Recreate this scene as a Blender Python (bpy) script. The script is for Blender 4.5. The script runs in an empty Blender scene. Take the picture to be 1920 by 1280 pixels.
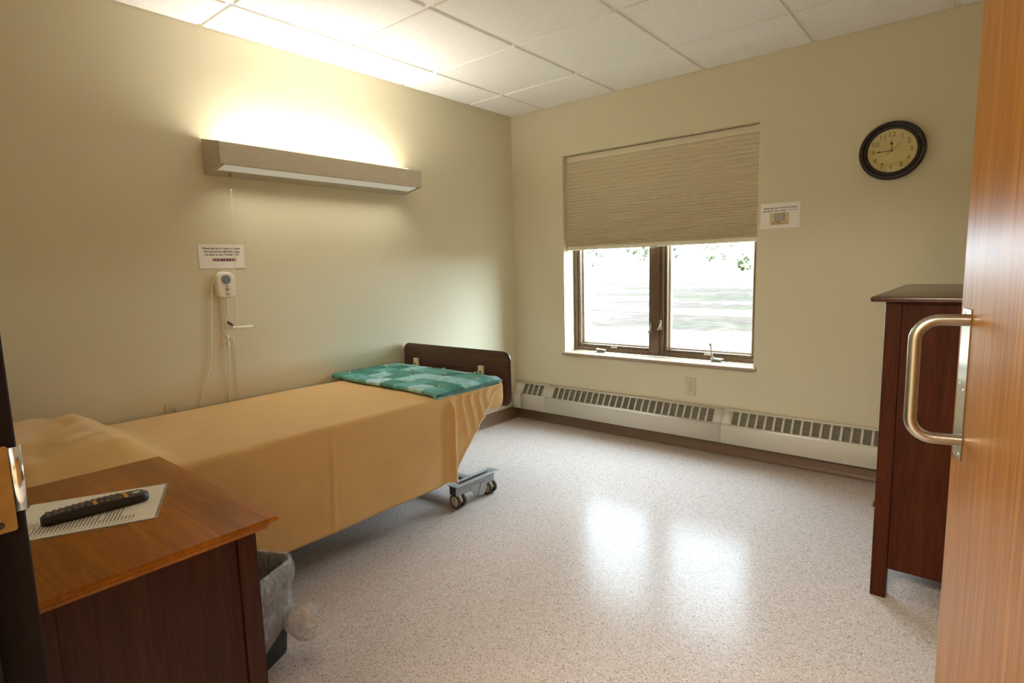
import bpy, bmesh, math, random
from mathutils import Vector, Matrix, noise

sc = bpy.context.scene
COL = sc.collection
rnd = random.Random(7)
PI = math.pi

# ------------------------------------------------------------------ camera
CAM = Vector((2.9242, -3.5859, 1.2192))
PITCH, ROLL, YAW, FPX = 0.1267, -0.0269, -0.6922, 1064.38
def camera_matrix():
    f = Vector((math.sin(YAW)*math.cos(PITCH), math.cos(YAW)*math.cos(PITCH), -math.sin(PITCH)))
    r = Vector((math.cos(YAW), -math.sin(YAW), 0))
    u = r.cross(f)
    r2 = r*math.cos(ROLL) + u*math.sin(ROLL)
    u2 = -r*math.sin(ROLL) + u*math.cos(ROLL)
    m = Matrix.Identity(4)
    for i in range(3):
        m[i][0], m[i][1], m[i][2], m[i][3] = r2[i], u2[i], -f[i], CAM[i]
    return m
cd = bpy.data.cameras.new('camera')
cd.sensor_width = 36.0
cd.lens = FPX/1920*36
cd.clip_start = 0.02
cd.clip_end = 400
cam = bpy.data.objects.new('camera', cd)
COL.objects.link(cam)
cam.matrix_world = camera_matrix()
sc.camera = cam

# ------------------------------------------------------------------ light and exposure
w = bpy.data.worlds.new('sky')
sc.world = w
w.use_nodes = True
bg = w.node_tree.nodes['Background']
bg.inputs[0].default_value = (0.70, 0.84, 1.0, 1)
bg.inputs[1].default_value = 4.6

sl = bpy.data.lights.new('sun', 'SUN')
sl.energy = 44
sl.angle = 0.009
sl.color = (1.0, 0.96, 0.9)
sun = bpy.data.objects.new('sun', sl)
COL.objects.link(sun)
sun.rotation_euler = Vector((-0.86, 0.20, -0.42)).to_track_quat('-Z', 'Y').to_euler()

pl = bpy.data.lights.new('window_portal', 'AREA')
pl.shape = 'RECTANGLE'
pl.size, pl.size_y = 1.44, 0.8
pl.cycles.is_portal = True
po = bpy.data.objects.new('window_portal', pl)
COL.objects.link(po)
po.location = (1.175, 0.24, 0.98)
po.rotation_euler = Vector((0, -1, 0)).to_track_quat('-Z', 'Z').to_euler()

HALL_FILL = 17  # strength of the added corridor fill
LAMP_UP = 2.9
LAMP_DOWN = 0.025
LAMP_LENS_WATTS = 0.27

vs = sc.view_settings
sc.display_settings.display_device = 'sRGB'
vs.view_transform = 'Standard'
vs.look = 'None'
vs.gamma = 1
vs.use_curve_mapping = False
vs.exposure = 2.92
sc.cycles.use_denoising = True
sc.cycles.max_bounces = 12
sc.cycles.diffuse_bounces = 8
sc.cycles.caustics_reflective = False
sc.cycles.caustics_refractive = False
sc.cycles.sample_clamp_indirect = 8

# ------------------------------------------------------------------ materials
def srgb(r, g, b):
    f = lambda c: c/12.92 if c <= 0.04045 else ((c+0.055)/1.055)**2.4
    return (f(r/255), f(g/255), f(b/255), 1)
class NT:
    def __init__(s, name):
        s.m = bpy.data.materials.new(name)
        s.m.use_nodes = True
        s.t = s.m.node_tree
        s.p = s.t.nodes['Principled BSDF']
    def n(s, typ, **kw):
        x = s.t.nodes.new(typ)
        for k, v in kw.items():
            if k in x.inputs.keys():
                x.inputs[k].default_value = v
            else:
                setattr(x, k, v)
        return x
    def l(s, a, b): s.t.links.new(a, b)
    def coords(s, scale=(1, 1, 1), kind='Object', rot=(0, 0, 0)):
        tc = s.n('ShaderNodeTexCoord')
        mp = s.n('ShaderNodeMapping')
        mp.inputs['Scale'].default_value = scale
        mp.inputs['Rotation'].default_value = rot
        s.l(tc.outputs[kind], mp.inputs[0])
        return mp.outputs[0]
    def ramp(s, fac, stops, interp='LINEAR'):
        r = s.n('ShaderNodeValToRGB')
        r.color_ramp.interpolation = interp
        e = r.color_ramp.elements
        while len(e) < len(stops): e.new(0.5)
        for el, (p, c) in zip(e, stops):
            el.position = p
            el.color = c
        s.l(fac, r.inputs[0])
        return r.outputs[0]
    def bump(s, h, strength=0.2, dist=0.002):
        b = s.n('ShaderNodeBump')
        b.inputs['Strength'].default_value = strength
        b.inputs['Distance'].default_value = dist
        s.l(h, b.inputs['Height'])
        s.l(b.outputs[0], s.p.inputs['Normal'])
def plain(name, c, rough=0.5, metal=0.0, spec=0.5, emit=None, es=0, var=0.0, vscale=30, bump=0.0, bscale=300, bd=0.001, sheen=0):
    t = NT(name)
    t.p.inputs['Base Color'].default_value = c
    t.p.inputs['Roughness'].default_value = rough
    t.p.inputs['Metallic'].default_value = metal
    t.p.inputs['Specular IOR Level'].default_value = spec
    if sheen:
        t.p.inputs['Sheen Weight'].default_value = sheen
        t.p.inputs['Sheen Roughness'].default_value = 0.4
    if emit:
        t.p.inputs['Emission Color'].default_value = emit
        t.p.inputs['Emission Strength'].default_value = es
    if var:
        nz = t.n('ShaderNodeTexNoise', Scale=vscale, Detail=4.0)
        t.l(t.coords(), nz.inputs['Vector'])
        a = tuple(max(0, x*(1-var)) for x in c[:3])+(1,)
        b = tuple(min(1, x*(1+var)) for x in c[:3])+(1,)
        t.l(t.ramp(nz.outputs['Fac'], [(0.3, a), (0.7, b)]), t.p.inputs['Base Color'])
    if bump:
        nb = t.n('ShaderNodeTexNoise', Scale=bscale, Detail=3.0)
        t.l(t.coords(), nb.inputs['Vector'])
        t.bump(nb.outputs['Fac'], bump, bd)
    return t.m
def wood(name, dark, mid, light, grain=(40, 40, 2.5), rough=0.3, pores=0.35, coat=0.0, board=None, spec=0.5, bump=0.06):
    t = NT(name)
    v = t.coords(grain)
    nz = t.n('ShaderNodeTexNoise', Scale=1.0, Detail=6.0, Roughness=0.65, Distortion=0.6)
    t.l(v, nz.inputs['Vector'])
    c = t.ramp(nz.outputs['Fac'], [(0.30, dark), (0.52, mid), (0.74, light)])
    v2 = t.coords(tuple(g*5 for g in grain))
    n2 = t.n('ShaderNodeTexNoise', Scale=1.0, Detail=2.0)
    t.l(v2, n2.inputs['Vector'])
    p = t.ramp(n2.outputs['Fac'], [(0.40, (1-pores,)*3+(1,)), (0.56, (1, 1, 1, 1))])
    mx = t.n('ShaderNodeMix', data_type='RGBA', blend_type='MULTIPLY')
    mx.inputs[0].default_value = 1
    t.l(c, mx.inputs[6]); t.l(p, mx.inputs[7])
    out = mx.outputs[2]
    if board:
        ax, width = board
        sp = t.n('ShaderNodeSeparateXYZ')
        t.l(t.coords(), sp.inputs[0])
        d = t.n('ShaderNodeMath', operation='DIVIDE'); d.inputs[1].default_value = width
        t.l(sp.outputs[ax], d.inputs[0])
        fl = t.n('ShaderNodeMath', operation='FLOOR'); t.l(d.outputs[0], fl.inputs[0])
        wn = t.n('ShaderNodeTexWhiteNoise', noise_dimensions='1D'); t.l(fl.outputs[0], wn.inputs['W'])
        bc = t.ramp(wn.outputs['Value'], [(0, (0.80, 0.78, 0.74, 1)), (1, (1.12, 1.12, 1.12, 1))])
        m2 = t.n('ShaderNodeMix', data_type='RGBA', blend_type='MULTIPLY'); m2.inputs[0].default_value = 1
        t.l(out, m2.inputs[6]); t.l(bc, m2.inputs[7])
        out = m2.outputs[2]
    t.l(out, t.p.inputs['Base Color'])
    t.p.inputs['Roughness'].default_value = rough
    t.p.inputs['Coat Weight'].default_value = coat
    t.p.inputs['Coat Roughness'].default_value = rough*0.8
    t.p.inputs['Specular IOR Level'].default_value = spec
    if bump: t.bump(n2.outputs['Fac'], bump, 0.001)
    return t.m
def C(r, g, b): return (r, g, b, 1)

M = {}
M['wall'] = plain('wall_paint', C(0.68, 0.622, 0.45), 0.6, spec=0.3, bump=0.10, bscale=350, bd=0.001)
M['tile'] = plain('ceiling_tile', C(0.86, 0.84, 0.82), 0.9, spec=0.1, var=0.05, vscale=120, bump=0.5, bscale=220, bd=0.002)
M['grid'] = plain('ceiling_tee', C(0.82, 0.80, 0.77), 0.5)
M['base'] = plain('cove_base', C(0.24, 0.155, 0.095), 0.45)
M['hall'] = plain('hall_paint', C(0.55, 0.47, 0.34), 0.7)
M['cream_metal'] = plain('cream_enamel', C(0.66, 0.62, 0.53), 0.35)
M['louver'] = plain('louver_grey', C(0.20, 0.18, 0.13), 0.6)
M['frame_wood'] = wood('window_wood', C(0.10, 0.056, 0.028), C(0.15, 0.088, 0.046), C(0.20, 0.12, 0.062), (60, 60, 60), 0.4)
M['stool'] = plain('stool_laminate', C(0.40, 0.30, 0.20), 0.28)
M['blind'] = plain('blind_cloth', C(0.72, 0.64, 0.475), 0.85, spec=0.15)
M['rail'] = plain('blind_rail', C(0.72, 0.65, 0.50), 0.5)
M['hardware'] = plain('window_hardware', C(0.32, 0.29, 0.24), 0.35, 0.6)
M['steel'] = plain('brushed_steel', C(0.62, 0.60, 0.55), 0.27, 1.0)
M['bright_steel'] = plain('polished_steel', C(0.75, 0.77, 0.76), 0.18, 1.0)
M['satin'] = plain('satin_nickel', C(0.48, 0.46, 0.40), 0.30, 1.0, bump=0.1, bscale=400, bd=0.0004)
M['brass'] = plain('brass', C(0.40, 0.30, 0.13), 0.38, 1.0, var=0.1, vscale=60)
M['jamb'] = plain('dark_bronze_paint', C(0.009, 0.005, 0.004), 0.65, spec=0.12)
M['black'] = plain('black_plastic', C(0.012, 0.012, 0.013), 0.45)
M['black_soft'] = plain('black_rubber', C(0.03, 0.03, 0.032), 0.6)
M['key'] = plain('key_rubber', C(0.13, 0.095, 0.08), 0.5)
M['key_orange'] = plain('key_orange', C(0.75, 0.36, 0.05), 0.5)
M['white'] = plain('white_plastic', C(0.84, 0.78, 0.62), 0.4)
M['ivory'] = plain('ivory_plastic', C(0.60, 0.53, 0.38), 0.4)
M['paper'] = plain('white_paper', C(0.86, 0.83, 0.76), 0.5)
M['ink'] = plain('black_ink', C(0.02, 0.015, 0.012), 0.6)
M['grey_ink'] = plain('grey_ink', C(0.28, 0.25, 0.22), 0.6)
M['red'] = plain('red_ink', C(0.42, 0.025, 0.03), 0.6)
M['blue'] = plain('blue_ink', C(0.055, 0.075, 0.16), 0.6)
M['khaki'] = plain('khaki_ink', C(0.62, 0.54, 0.32), 0.6)
M['tan_ink'] = plain('tan_ink', C(0.45, 0.29, 0.14), 0.6)
M['pane_ink'] = plain('pane_ink', C(0.42, 0.38, 0.33), 0.6, var=0.15, vscale=200)
M['green_ink'] = plain('green_ink', C(0.10, 0.13, 0.03), 0.6)
M['spread'] = plain('tan_bedspread', C(0.74, 0.475, 0.205), 0.85, spec=0.15, var=0.04, vscale=8, bump=0.25, bscale=700, bd=0.0015, sheen=0.35)
M['hem'] = plain('backlit_edge', C(0.86, 0.74, 0.56), 0.7, sheen=0.3)  # paler than the cloth: window backlight put into the colour
M['mattress'] = plain('mattress_cover', C(0.62, 0.54, 0.40), 0.7)
M['foot'] = wood('footboard_laminate', C(0.060, 0.025, 0.014), C(0.095, 0.040, 0.023), C(0.13, 0.056, 0.032), (3, 60, 60), 0.38, pores=0.2)
M['edge'] = plain('board_edge', C(0.05, 0.022, 0.014), 0.28)
M['bracket'] = plain('cream_bracket', C(0.66, 0.58, 0.40), 0.4)
M['bed_grey'] = plain('bed_grey_paint', C(0.36, 0.38, 0.40), 0.35, 0.3)
M['bed_dark'] = plain('bed_dark_metal', C(0.05, 0.05, 0.055), 0.5, 0.3)
M['caster'] = plain('cream_caster', C(0.60, 0.53, 0.38), 0.4)
M['tyre'] = plain('dark_tyre', C(0.045, 0.04, 0.036), 0.6)
M['fix'] = None
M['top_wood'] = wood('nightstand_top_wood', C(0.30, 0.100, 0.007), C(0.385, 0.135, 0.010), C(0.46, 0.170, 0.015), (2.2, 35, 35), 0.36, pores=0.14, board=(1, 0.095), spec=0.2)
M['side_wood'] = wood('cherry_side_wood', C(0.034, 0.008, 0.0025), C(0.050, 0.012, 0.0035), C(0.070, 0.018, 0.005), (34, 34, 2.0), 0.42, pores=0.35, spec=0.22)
M['ward_wood'] = wood('mahogany_wood', C(0.050, 0.0105, 0.003), C(0.074, 0.0155, 0.0045), C(0.100, 0.023, 0.0065), (34, 34, 2.0), 0.40, pores=0.25, spec=0.14)
M['ward_top'] = wood('mahogany_top_wood', C(0.062, 0.018, 0.009), C(0.090, 0.027, 0.013), C(0.120, 0.037, 0.018), (34, 2.0, 34), 0.25, pores=0.2, coat=0.2)
M['door_wood'] = wood('honey_oak_door', C(0.30, 0.115, 0.016), C(0.40, 0.165, 0.025), C(0.48, 0.215, 0.040), (60, 60, 1.0), 0.33, pores=0.32, spec=0.14)
M['clock_rim'] = plain('clock_rim', C(0.014, 0.009, 0.008), 0.42)
M['clock_face'] = plain('clock_dial', C(0.88, 0.66, 0.30), 0.6, var=0.06, vscale=18)
M['clock_ink'] = plain('clock_numerals', C(0.22, 0.15, 0.05), 0.6)
M['pewter'] = plain('pewter_hand', C(0.03, 0.022, 0.01), 0.5)
M['grey_blue'] = plain('grey_blue_button', C(0.20, 0.26, 0.28), 0.5)
M['leaf'] = plain('tree_leaf', C(0.055, 0.066, 0.038), 0.9, spec=0.0, var=0.3, vscale=2)
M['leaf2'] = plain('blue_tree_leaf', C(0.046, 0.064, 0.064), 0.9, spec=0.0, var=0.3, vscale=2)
M['bark'] = plain('tree_bark', C(0.16, 0.13, 0.10), 0.9, var=0.2)

def floor_mat():
    t = NT('speckled_vinyl')
    v = t.coords((1, 1, 1))
    vo = t.n('ShaderNodeTexVoronoi', voronoi_dimensions='2D', Scale=260.0)
    t.l(v, vo.inputs['Vector'])
    sp = t.n('ShaderNodeSeparateColor')
    t.l(vo.outputs['Color'], sp.inputs[0])
    c = t.ramp(sp.outputs[0], [(0.0, C(0.64, 0.57, 0.545)), (0.34, C(0.58, 0.505, 0.47)), (0.60, C(0.54, 0.46, 0.42)), (0.84, C(0.38, 0.30, 0.25)), (0.93, C(0.70, 0.66, 0.645))], 'CONSTANT')
    t.l(c, t.p.inputs['Base Color'])
    n = t.n('ShaderNodeTexNoise', Scale=9.0, Detail=5.0)
    t.l(v, n.inputs['Vector'])
    r = t.ramp(n.outputs['Fac'], [(0.3, C(0.19, 0.19, 0.19)), (0.7, C(0.25, 0.25, 0.25))])
    t.l(r, t.p.inputs['Roughness'])
    t.p.inputs['Specular IOR Level'].default_value = 0.06
    nb = t.n('ShaderNodeTexNoise', Scale=60.0, Detail=3.0)
    t.l(v, nb.inputs['Vector'])
    t.bump(nb.outputs['Fac'], 0.06, 0.002)
    return t.m
M['floor'] = floor_mat()
def fix_mat():
    t = NT('taupe_ribbed_enamel')
    nz = t.n('ShaderNodeTexNoise', Scale=1.0, Detail=4.0, Roughness=0.7)
    t.l(t.coords((200, 14, 620)), nz.inputs['Vector'])
    t.l(t.ramp(nz.outputs['Fac'], [(0.35, C(0.50, 0.44, 0.335)), (0.62, C(0.62, 0.55, 0.425))]), t.p.inputs['Base Color'])
    t.p.inputs['Roughness'].default_value = 0.5
    t.bump(nz.outputs['Fac'], 0.3, 0.001)
    return t.m
M['fix'] = fix_mat()
M['fix_plain'] = plain('taupe_enamel', C(0.46, 0.41, 0.31), 0.5)
M['lamp'] = plain('lit_diffuser', C(0.9, 0.9, 0.85), 0.5, emit=(1.0, 0.985, 0.91, 1), es=LAMP_UP)
M['lens'] = plain('prism_lens', C(0.66, 0.65, 0.58), 0.3, emit=(0.95, 1.0, 0.9, 1), es=LAMP_DOWN)
def quilt_mat():
    t = NT('patchwork_quilt')
    uv = t.n('ShaderNodeTexCoord')
    mp = t.n('ShaderNodeMapping')
    mp.inputs['Scale'].default_value = (1/0.115, 1/0.115, 1)
    t.l(uv.outputs['UV'], mp.inputs[0])
    fl = t.n('ShaderNodeVectorMath', operation='FLOOR'); t.l(mp.outputs[0], fl.inputs[0])
    wn = t.n('ShaderNodeTexWhiteNoise', noise_dimensions='2D'); t.l(fl.outputs[0], wn.inputs['Vector'])
    base = t.ramp(wn.outputs['Value'], [(0, C(0.08, 0.27, 0.235)), (0.18, C(0.15, 0.42, 0.41)), (0.40, C(0.34, 0.62, 0.68)), (0.56, C(0.18, 0.47, 0.47)), (0.74, C(0.42, 0.68, 0.76)), (0.9, C(0.10, 0.31, 0.26))], 'CONSTANT')
    nz = t.n('ShaderNodeTexNoise', Scale=26.0, Detail=5.0); t.l(t.coords(), nz.inputs['Vector'])
    f = t.ramp(nz.outputs['Fac'], [(0.35, C(0.72, 0.78, 0.78)), (0.65, C(1.2, 1.15, 1.15))])
    mx = t.n('ShaderNodeMix', data_type='RGBA', blend_type='MULTIPLY'); mx.inputs[0].default_value = 1
    t.l(base, mx.inputs[6]); t.l(f, mx.inputs[7]); t.l(mx.outputs[2], t.p.inputs['Base Color'])
    t.p.inputs['Roughness'].default_value = 0.8
    t.p.inputs['Specular IOR Level'].default_value = 0.2
    return t.m
M['quilt'] = quilt_mat()
M['quilt_back'] = plain('quilt_backing', C(0.16, 0.32, 0.27), 0.8)
M['yarn'] = plain('pale_yarn', C(0.66, 0.76, 0.66), 0.8)
def glass_mat():
    t = NT('window_glass')
    tr = t.n('ShaderNodeBsdfTransparent'); tr.inputs[0].default_value = (0.94, 0.97, 0.95, 1)
    gl = t.n('ShaderNodeBsdfGlossy'); gl.inputs['Roughness'].default_value = 0.02
    mx = t.n('ShaderNodeMixShader'); mx.inputs[0].default_value = 0.06
    t.l(tr.outputs[0], mx.inputs[1]); t.l(gl.outputs[0], mx.inputs[2])
    t.l(mx.outputs[0], t.t.nodes['Material Output'].inputs[0])
    return t.m
M['glass'] = glass_mat()
def film_mat(name, col, opacity, rough=0.25, tint=(0.93, 0.95, 0.97, 1), crease=None):
    t = NT(name)
    tr = t.n('ShaderNodeBsdfTransparent'); tr.inputs[0].default_value = tint
    mx = t.n('ShaderNodeMixShader')
    t.p.inputs['Base Color'].default_value = col
    t.p.inputs['Roughness'].default_value = rough
    if crease:
        wob = t.n('ShaderNodeTexNoise', Scale=14.0, Detail=3.0)
        co = t.coords((1, 1, 0.32))
        t.l(co, wob.inputs['Vector'])
        mad = t.n('ShaderNodeVectorMath', operation='MULTIPLY_ADD')
        mad.inputs[1].default_value = (0.05, 0.05, 0.05)
        t.l(wob.outputs['Color'], mad.inputs[0]); t.l(co, mad.inputs[2])
        nz = t.n('ShaderNodeTexVoronoi', feature='DISTANCE_TO_EDGE', Scale=58.0)
        t.l(mad.outputs[0], nz.inputs['Vector'])
        r = t.ramp(nz.outputs['Distance'], [(0.0, C(crease, crease, crease)), (0.035, C(opacity*1.3, opacity*1.3, opacity*1.3)), (0.15, C(opacity, opacity, opacity))])
    else:
        nz = t.n('ShaderNodeTexNoise', Scale=22.0, Detail=3.0, Distortion=1.5)
        t.l(t.coords((1, 1, 0.6)), nz.inputs['Vector'])
        r = t.ramp(nz.outputs['Fac'], [(0.35, C(opacity*0.7, opacity*0.7, opacity*0.7)), (0.7, C(opacity*1.4, opacity*1.4, opacity*1.4))])
    t.l(r, mx.inputs[0])
    t.l(tr.outputs[0], mx.inputs[1]); t.l(t.p.outputs[0], mx.inputs[2])
    t.l(mx.outputs[0], t.t.nodes['Material Output'].inputs[0])
    t.bump(nz.outputs[0], 0.6, 0.008)
    return t.m
M['bag'] = film_mat('clear_bag_film', C(0.92, 0.94, 0.98), 0.27, 0.12, crease=0.42)
M['clear'] = film_mat('clear_plastic', C(0.75, 0.76, 0.72), 0.35, 0.15)
M['laminate'] = film_mat('laminate_film', C(0.6, 0.55, 0.48), 0.4, 0.12)
def lawn_mat():
    t = NT('lawn_grass')
    n1 = t.n('ShaderNodeTexNoise', Scale=0.22, Detail=5.0, Roughness=0.6)
    t.l(t.coords(), n1.inputs['Vector'])
    n2 = t.n('ShaderNodeTexNoise', Scale=3.0, Detail=6.0)
    t.l(t.coords(), n2.inputs['Vector'])
    a = t.ramp(n1.outputs['Fac'], [(0.42, C(0.040, 0.038, 0.028)), (0.52, C(0.048, 0.038, 0.032)), (0.66, C(0.052, 0.044, 0.038))])
    f = t.ramp(n2.outputs['Fac'], [(0.3, C(0.8, 0.8, 0.8)), (0.7, C(1.2, 1.2, 1.2))])
    mx = t.n('ShaderNodeMix', data_type='RGBA', blend_type='MULTIPLY'); mx.inputs[0].default_value = 1
    t.l(a, mx.inputs[6]); t.l(f, mx.inputs[7]); t.l(mx.outputs[2], t.p.inputs['Base Color'])
    t.p.inputs['Roughness'].default_value = 1.0
    t.p.inputs['Specular IOR Level'].default_value = 0.0
    return t.m
M['lawn'] = lawn_mat()

# ------------------------------------------------------------------ mesh helpers
def B(): return bmesh.new()
def merge(bm, b2, mtx=None):
    if mtx is not None: bmesh.ops.transform(b2, matrix=mtx, verts=b2.verts)
    me = bpy.data.meshes.new('tmp')
    b2.to_mesh(me); b2.free()
    bm.from_mesh(me)
    bpy.data.meshes.remove(me)
    return bm
def box(bm, x0, x1, y0, y1, z0, z1, bev=0.0, seg=2, mtx=None):
    b = bmesh.new()
    bmesh.ops.create_cube(b, size=1)
    for v in b.verts:
        v.co = Vector((x0+(x1-x0)*(v.co.x+.5), y0+(y1-y0)*(v.co.y+.5), z0+(z1-z0)*(v.co.z+.5)))
    if bev: bmesh.ops.bevel(b, geom=b.edges[:], offset=bev, segments=seg, affect='EDGES', profile=0.5)
    return merge(bm, b, mtx)
def prism(bm, poly, d0, d1, plane='xz', bev=0.0, seg=2, mtx=None):
    """poly: 2D outline; extruded from d0 to d1 along the remaining axis"""
    b = bmesh.new()
    def P(a, c, d):
        return {'xz': (a, d, c), 'xy': (a, c, d), 'yz': (d, a, c)}[plane]
    v0 = [b.verts.new(P(a, c, d0)) for a, c in poly]
    v1 = [b.verts.new(P(a, c, d1)) for a, c in poly]
    n = len(poly)
    f0 = b.faces.new(v0); f1 = b.faces.new(v1)
    for i in range(n): b.faces.new((v0[i], v0[(i+1) % n], v1[(i+1) % n], v1[i]))
    bmesh.ops.recalc_face_normals(b, faces=b.faces[:])
    if bev:
        es = [e for e in b.edges if len(e.link_faces) == 2 and (f0 in e.link_faces or f1 in e.link_faces)]
        bmesh.ops.bevel(b, geom=es, offset=bev, segments=seg, affect='EDGES', profile=0.5)
    return merge(bm, b, mtx)
def rrect(x0, x1, y0, y1, r, n=6, corners=(1, 1, 1, 1)):
    out = []
    cs = [(x1-r, y1-r, 0, x1, y1), (x0+r, y1-r, 90, x0, y1), (x0+r, y0+r, 180, x0, y0), (x1-r, y0+r, 270, x1, y0)]
    for k, (cx, cy, a0, X, Y) in enumerate(cs):
        if corners[k]:
            for i in range(n+1):
                a = math.radians(a0+90*i/n)
                out.append((cx+r*math.cos(a), cy+r*math.sin(a)))
        else: out.append((X, Y))
    return out
def tube(bm, pts, r, seg=10, closed=False):
    pts = [Vector(p) for p in pts]
    n = len(pts)
    rs = r if isinstance(r, (list, tuple)) else [r]*n
    rings = []
    up = None
    for i, p in enumerate(pts):
        if closed: t = pts[(i+1) % n]-pts[i-1]
        else: t = pts[min(i+1, n-1)]-pts[max(i-1, 0)]
        t.normalize()
        if up is None:
            up = Vector((0, 0, 1)) if abs(t.z) < 0.9 else Vector((1, 0, 0))
        a = t.cross(up)
        if a.length < 1e-6: a = t.orthogonal()
        a.normalize()
        b2 = a.cross(t).normalized()
        up = b2
        rings.append([bm.verts.new(p+(a*math.cos(2*PI*k/seg)+b2*math.sin(2*PI*k/seg))*rs[i]) for k in range(seg)])
    m = n if closed else n-1
    for i in range(m):
        A, Bq = rings[i], rings[(i+1) % n]
        for k in range(seg):
            bm.faces.new((A[k], A[(k+1) % seg], Bq[(k+1) % seg], Bq[k]))
    if not closed:
        bm.faces.new(rings[0][::-1]); bm.faces.new(rings[-1])
    return bm
def spline(pts, n=8):
    pts = [Vector(p) for p in pts]
    out = []
    for i in range(len(pts)-1):
        p0, p1, p2, p3 = pts[max(i-1, 0)], pts[i], pts[i+1], pts[min(i+2, len(pts)-1)]
        for k in range(n):
            t = k/n
            out.append(0.5*((2*p1)+(p2-p0)*t+(2*p0-5*p1+4*p2-p3)*t*t+(3*p1-p0-3*p2+p3)*t**3))
    out.append(pts[-1])
    return out
def lathe(bm, prof, seg=32, mtx=None, cap0=True, cap1=True):
    """prof: list of (r, h) around local +Z"""
    b = bmesh.new()
    rings = []
    for r, h in prof:
        rings.append([b.verts.new((r*math.cos(2*PI*k/seg), r*math.sin(2*PI*k/seg), h)) for k in range(seg)])
    for A, Bq in zip(rings, rings[1:]):
        for k in range(seg): b.faces.new((A[k], A[(k+1) % seg], Bq[(k+1) % seg], Bq[k]))
    if cap0: b.faces.new(rings[0][::-1])
    if cap1: b.faces.new(rings[-1])
    bmesh.ops.remove_doubles(b, verts=b.verts[:], dist=1e-6)
    bmesh.ops.recalc_face_normals(b, faces=b.faces[:])
    return merge(bm, b, mtx)
def grid(bm, rows, closed_u=False, flip=False):
    """rows: list of equal-length point lists -> quad sheet"""
    V = [[bm.verts.new(p) for p in r] for r in rows]
    for i in range(len(V)-1):
        m = len(V[i]) if closed_u else len(V[i])-1
        for j in range(m):
            k = (j+1) % len(V[i])
            q = (V[i][j], V[i][k], V[i+1][k], V[i+1][j])
            bm.faces.new(q[::-1] if flip else q)
    return V
AX = {'z': Matrix.Identity(4), 'x': Matrix.Rotation(PI/2, 4, 'Y'), 'y': Matrix.Rotation(-PI/2, 4, 'X'), '-y': Matrix.Rotation(PI/2, 4, 'X'), '-x': Matrix.Rotation(-PI/2, 4, 'Y')}
def at(x, y, z, ax='z'): return Matrix.Translation((x, y, z)) @ AX[ax]

def obj(name, bm, mat, parent=None, smooth=30, world=True, loc=None):
    """one mesh object. With a parent at a plain location, coordinates given in world space are made local."""
    me = bpy.data.meshes.new(name)
    off = Vector(loc) if loc else Vector((0, 0, 0))
    if parent is not None and world:
        off = Vector(parent.get('_o', (0, 0, 0)))
        if loc: off = Vector(loc)
    bmesh.ops.transform(bm, matrix=Matrix.Translation(-off), verts=bm.verts)
    bm.normal_update()
    bm.to_mesh(me); bm.free()
    o = bpy.data.objects.new(name, me)
    COL.objects.link(o)
    for m in (mat if isinstance(mat, (list, tuple)) else [mat]): me.materials.append(m)
    if smooth:
        for p in me.polygons: p.use_smooth = True
        try: me.set_sharp_from_angle(angle=math.radians(smooth))
        except Exception: pass
    if parent is not None:
        o.parent = parent
        if world and not loc: pass
        if loc and world:
            o.location = Vector(loc)-Vector(parent.get('_o', (0, 0, 0)))
            o['_o'] = tuple(loc)
        else: o['_o'] = tuple(off)
    else:
        o.location = off
        o['_o'] = tuple(off)
    return o
def tag(o, label, cat, group=None):
    o['label'] = label; o['category'] = cat
    if group: o['group'] = group
    return o
def thing(name, label, cat, loc=(0, 0, 0), rotz=0.0, group=None):
    o = bpy.data.objects.new(name, None)
    COL.objects.link(o)
    o.empty_display_size = 0.05
    o.location = loc; o.rotation_euler = (0, 0, rotz)
    o['_o'] = tuple(loc) if not rotz else (0, 0, 0)
    return tag(o, label, cat, group)
def structure(o):
    o['kind'] = 'structure'
    return o
def text_bm(bm, body, origin, xd, yd, width, height, bold=0.0, align='L', lift=0.0, shear=0.0):
    """flat lettering added to bm: origin is the lower-left (or centre) of the line"""
    cu = bpy.data.curves.new('line', 'FONT')
    cu.body = body; cu.size = 1; cu.offset = bold; cu.shear = shear
    cu.resolution_u = 2
    to = bpy.data.objects.new('line', cu)
    COL.objects.link(to)
    bpy.context.view_layer.update()
    dg = bpy.context.evaluated_depsgraph_get()
    me = bpy.data.meshes.new_from_object(to.evaluated_get(dg))
    bpy.data.objects.remove(to); bpy.data.curves.remove(cu)
    b = bmesh.new(); b.from_mesh(me); bpy.data.meshes.remove(me)
    xs = [v.co.x for v in b.verts]; ys = [v.co.y for v in b.verts]
    x0, x1 = min(xs), max(xs)
    sy = height/0.70
    sx = (width/(x1-x0)) if width else sy
    o = Vector(origin); xd = Vector(xd); yd = Vector(yd); nd = xd.cross(yd)
    ww = (x1-x0)*sx
    sh = -ww/2 if align == 'C' else 0
    for v in b.verts:
        px, py = (v.co.x-x0)*sx+sh, v.co.y*sy - (height/2 if align == 'C' else 0)
        v.co = o+xd*px+yd*py+nd*lift
    return merge(bm, b)

# ------------------------------------------------------------------ room dimensions
H = 2.396
RX, BY = 3.32, -3.468          # right wall, doorway wall
WT = 0.30
WX0, WX1, WZ0, WZ1 = 0.48, 1.87, 0.575, 2.034

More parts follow.
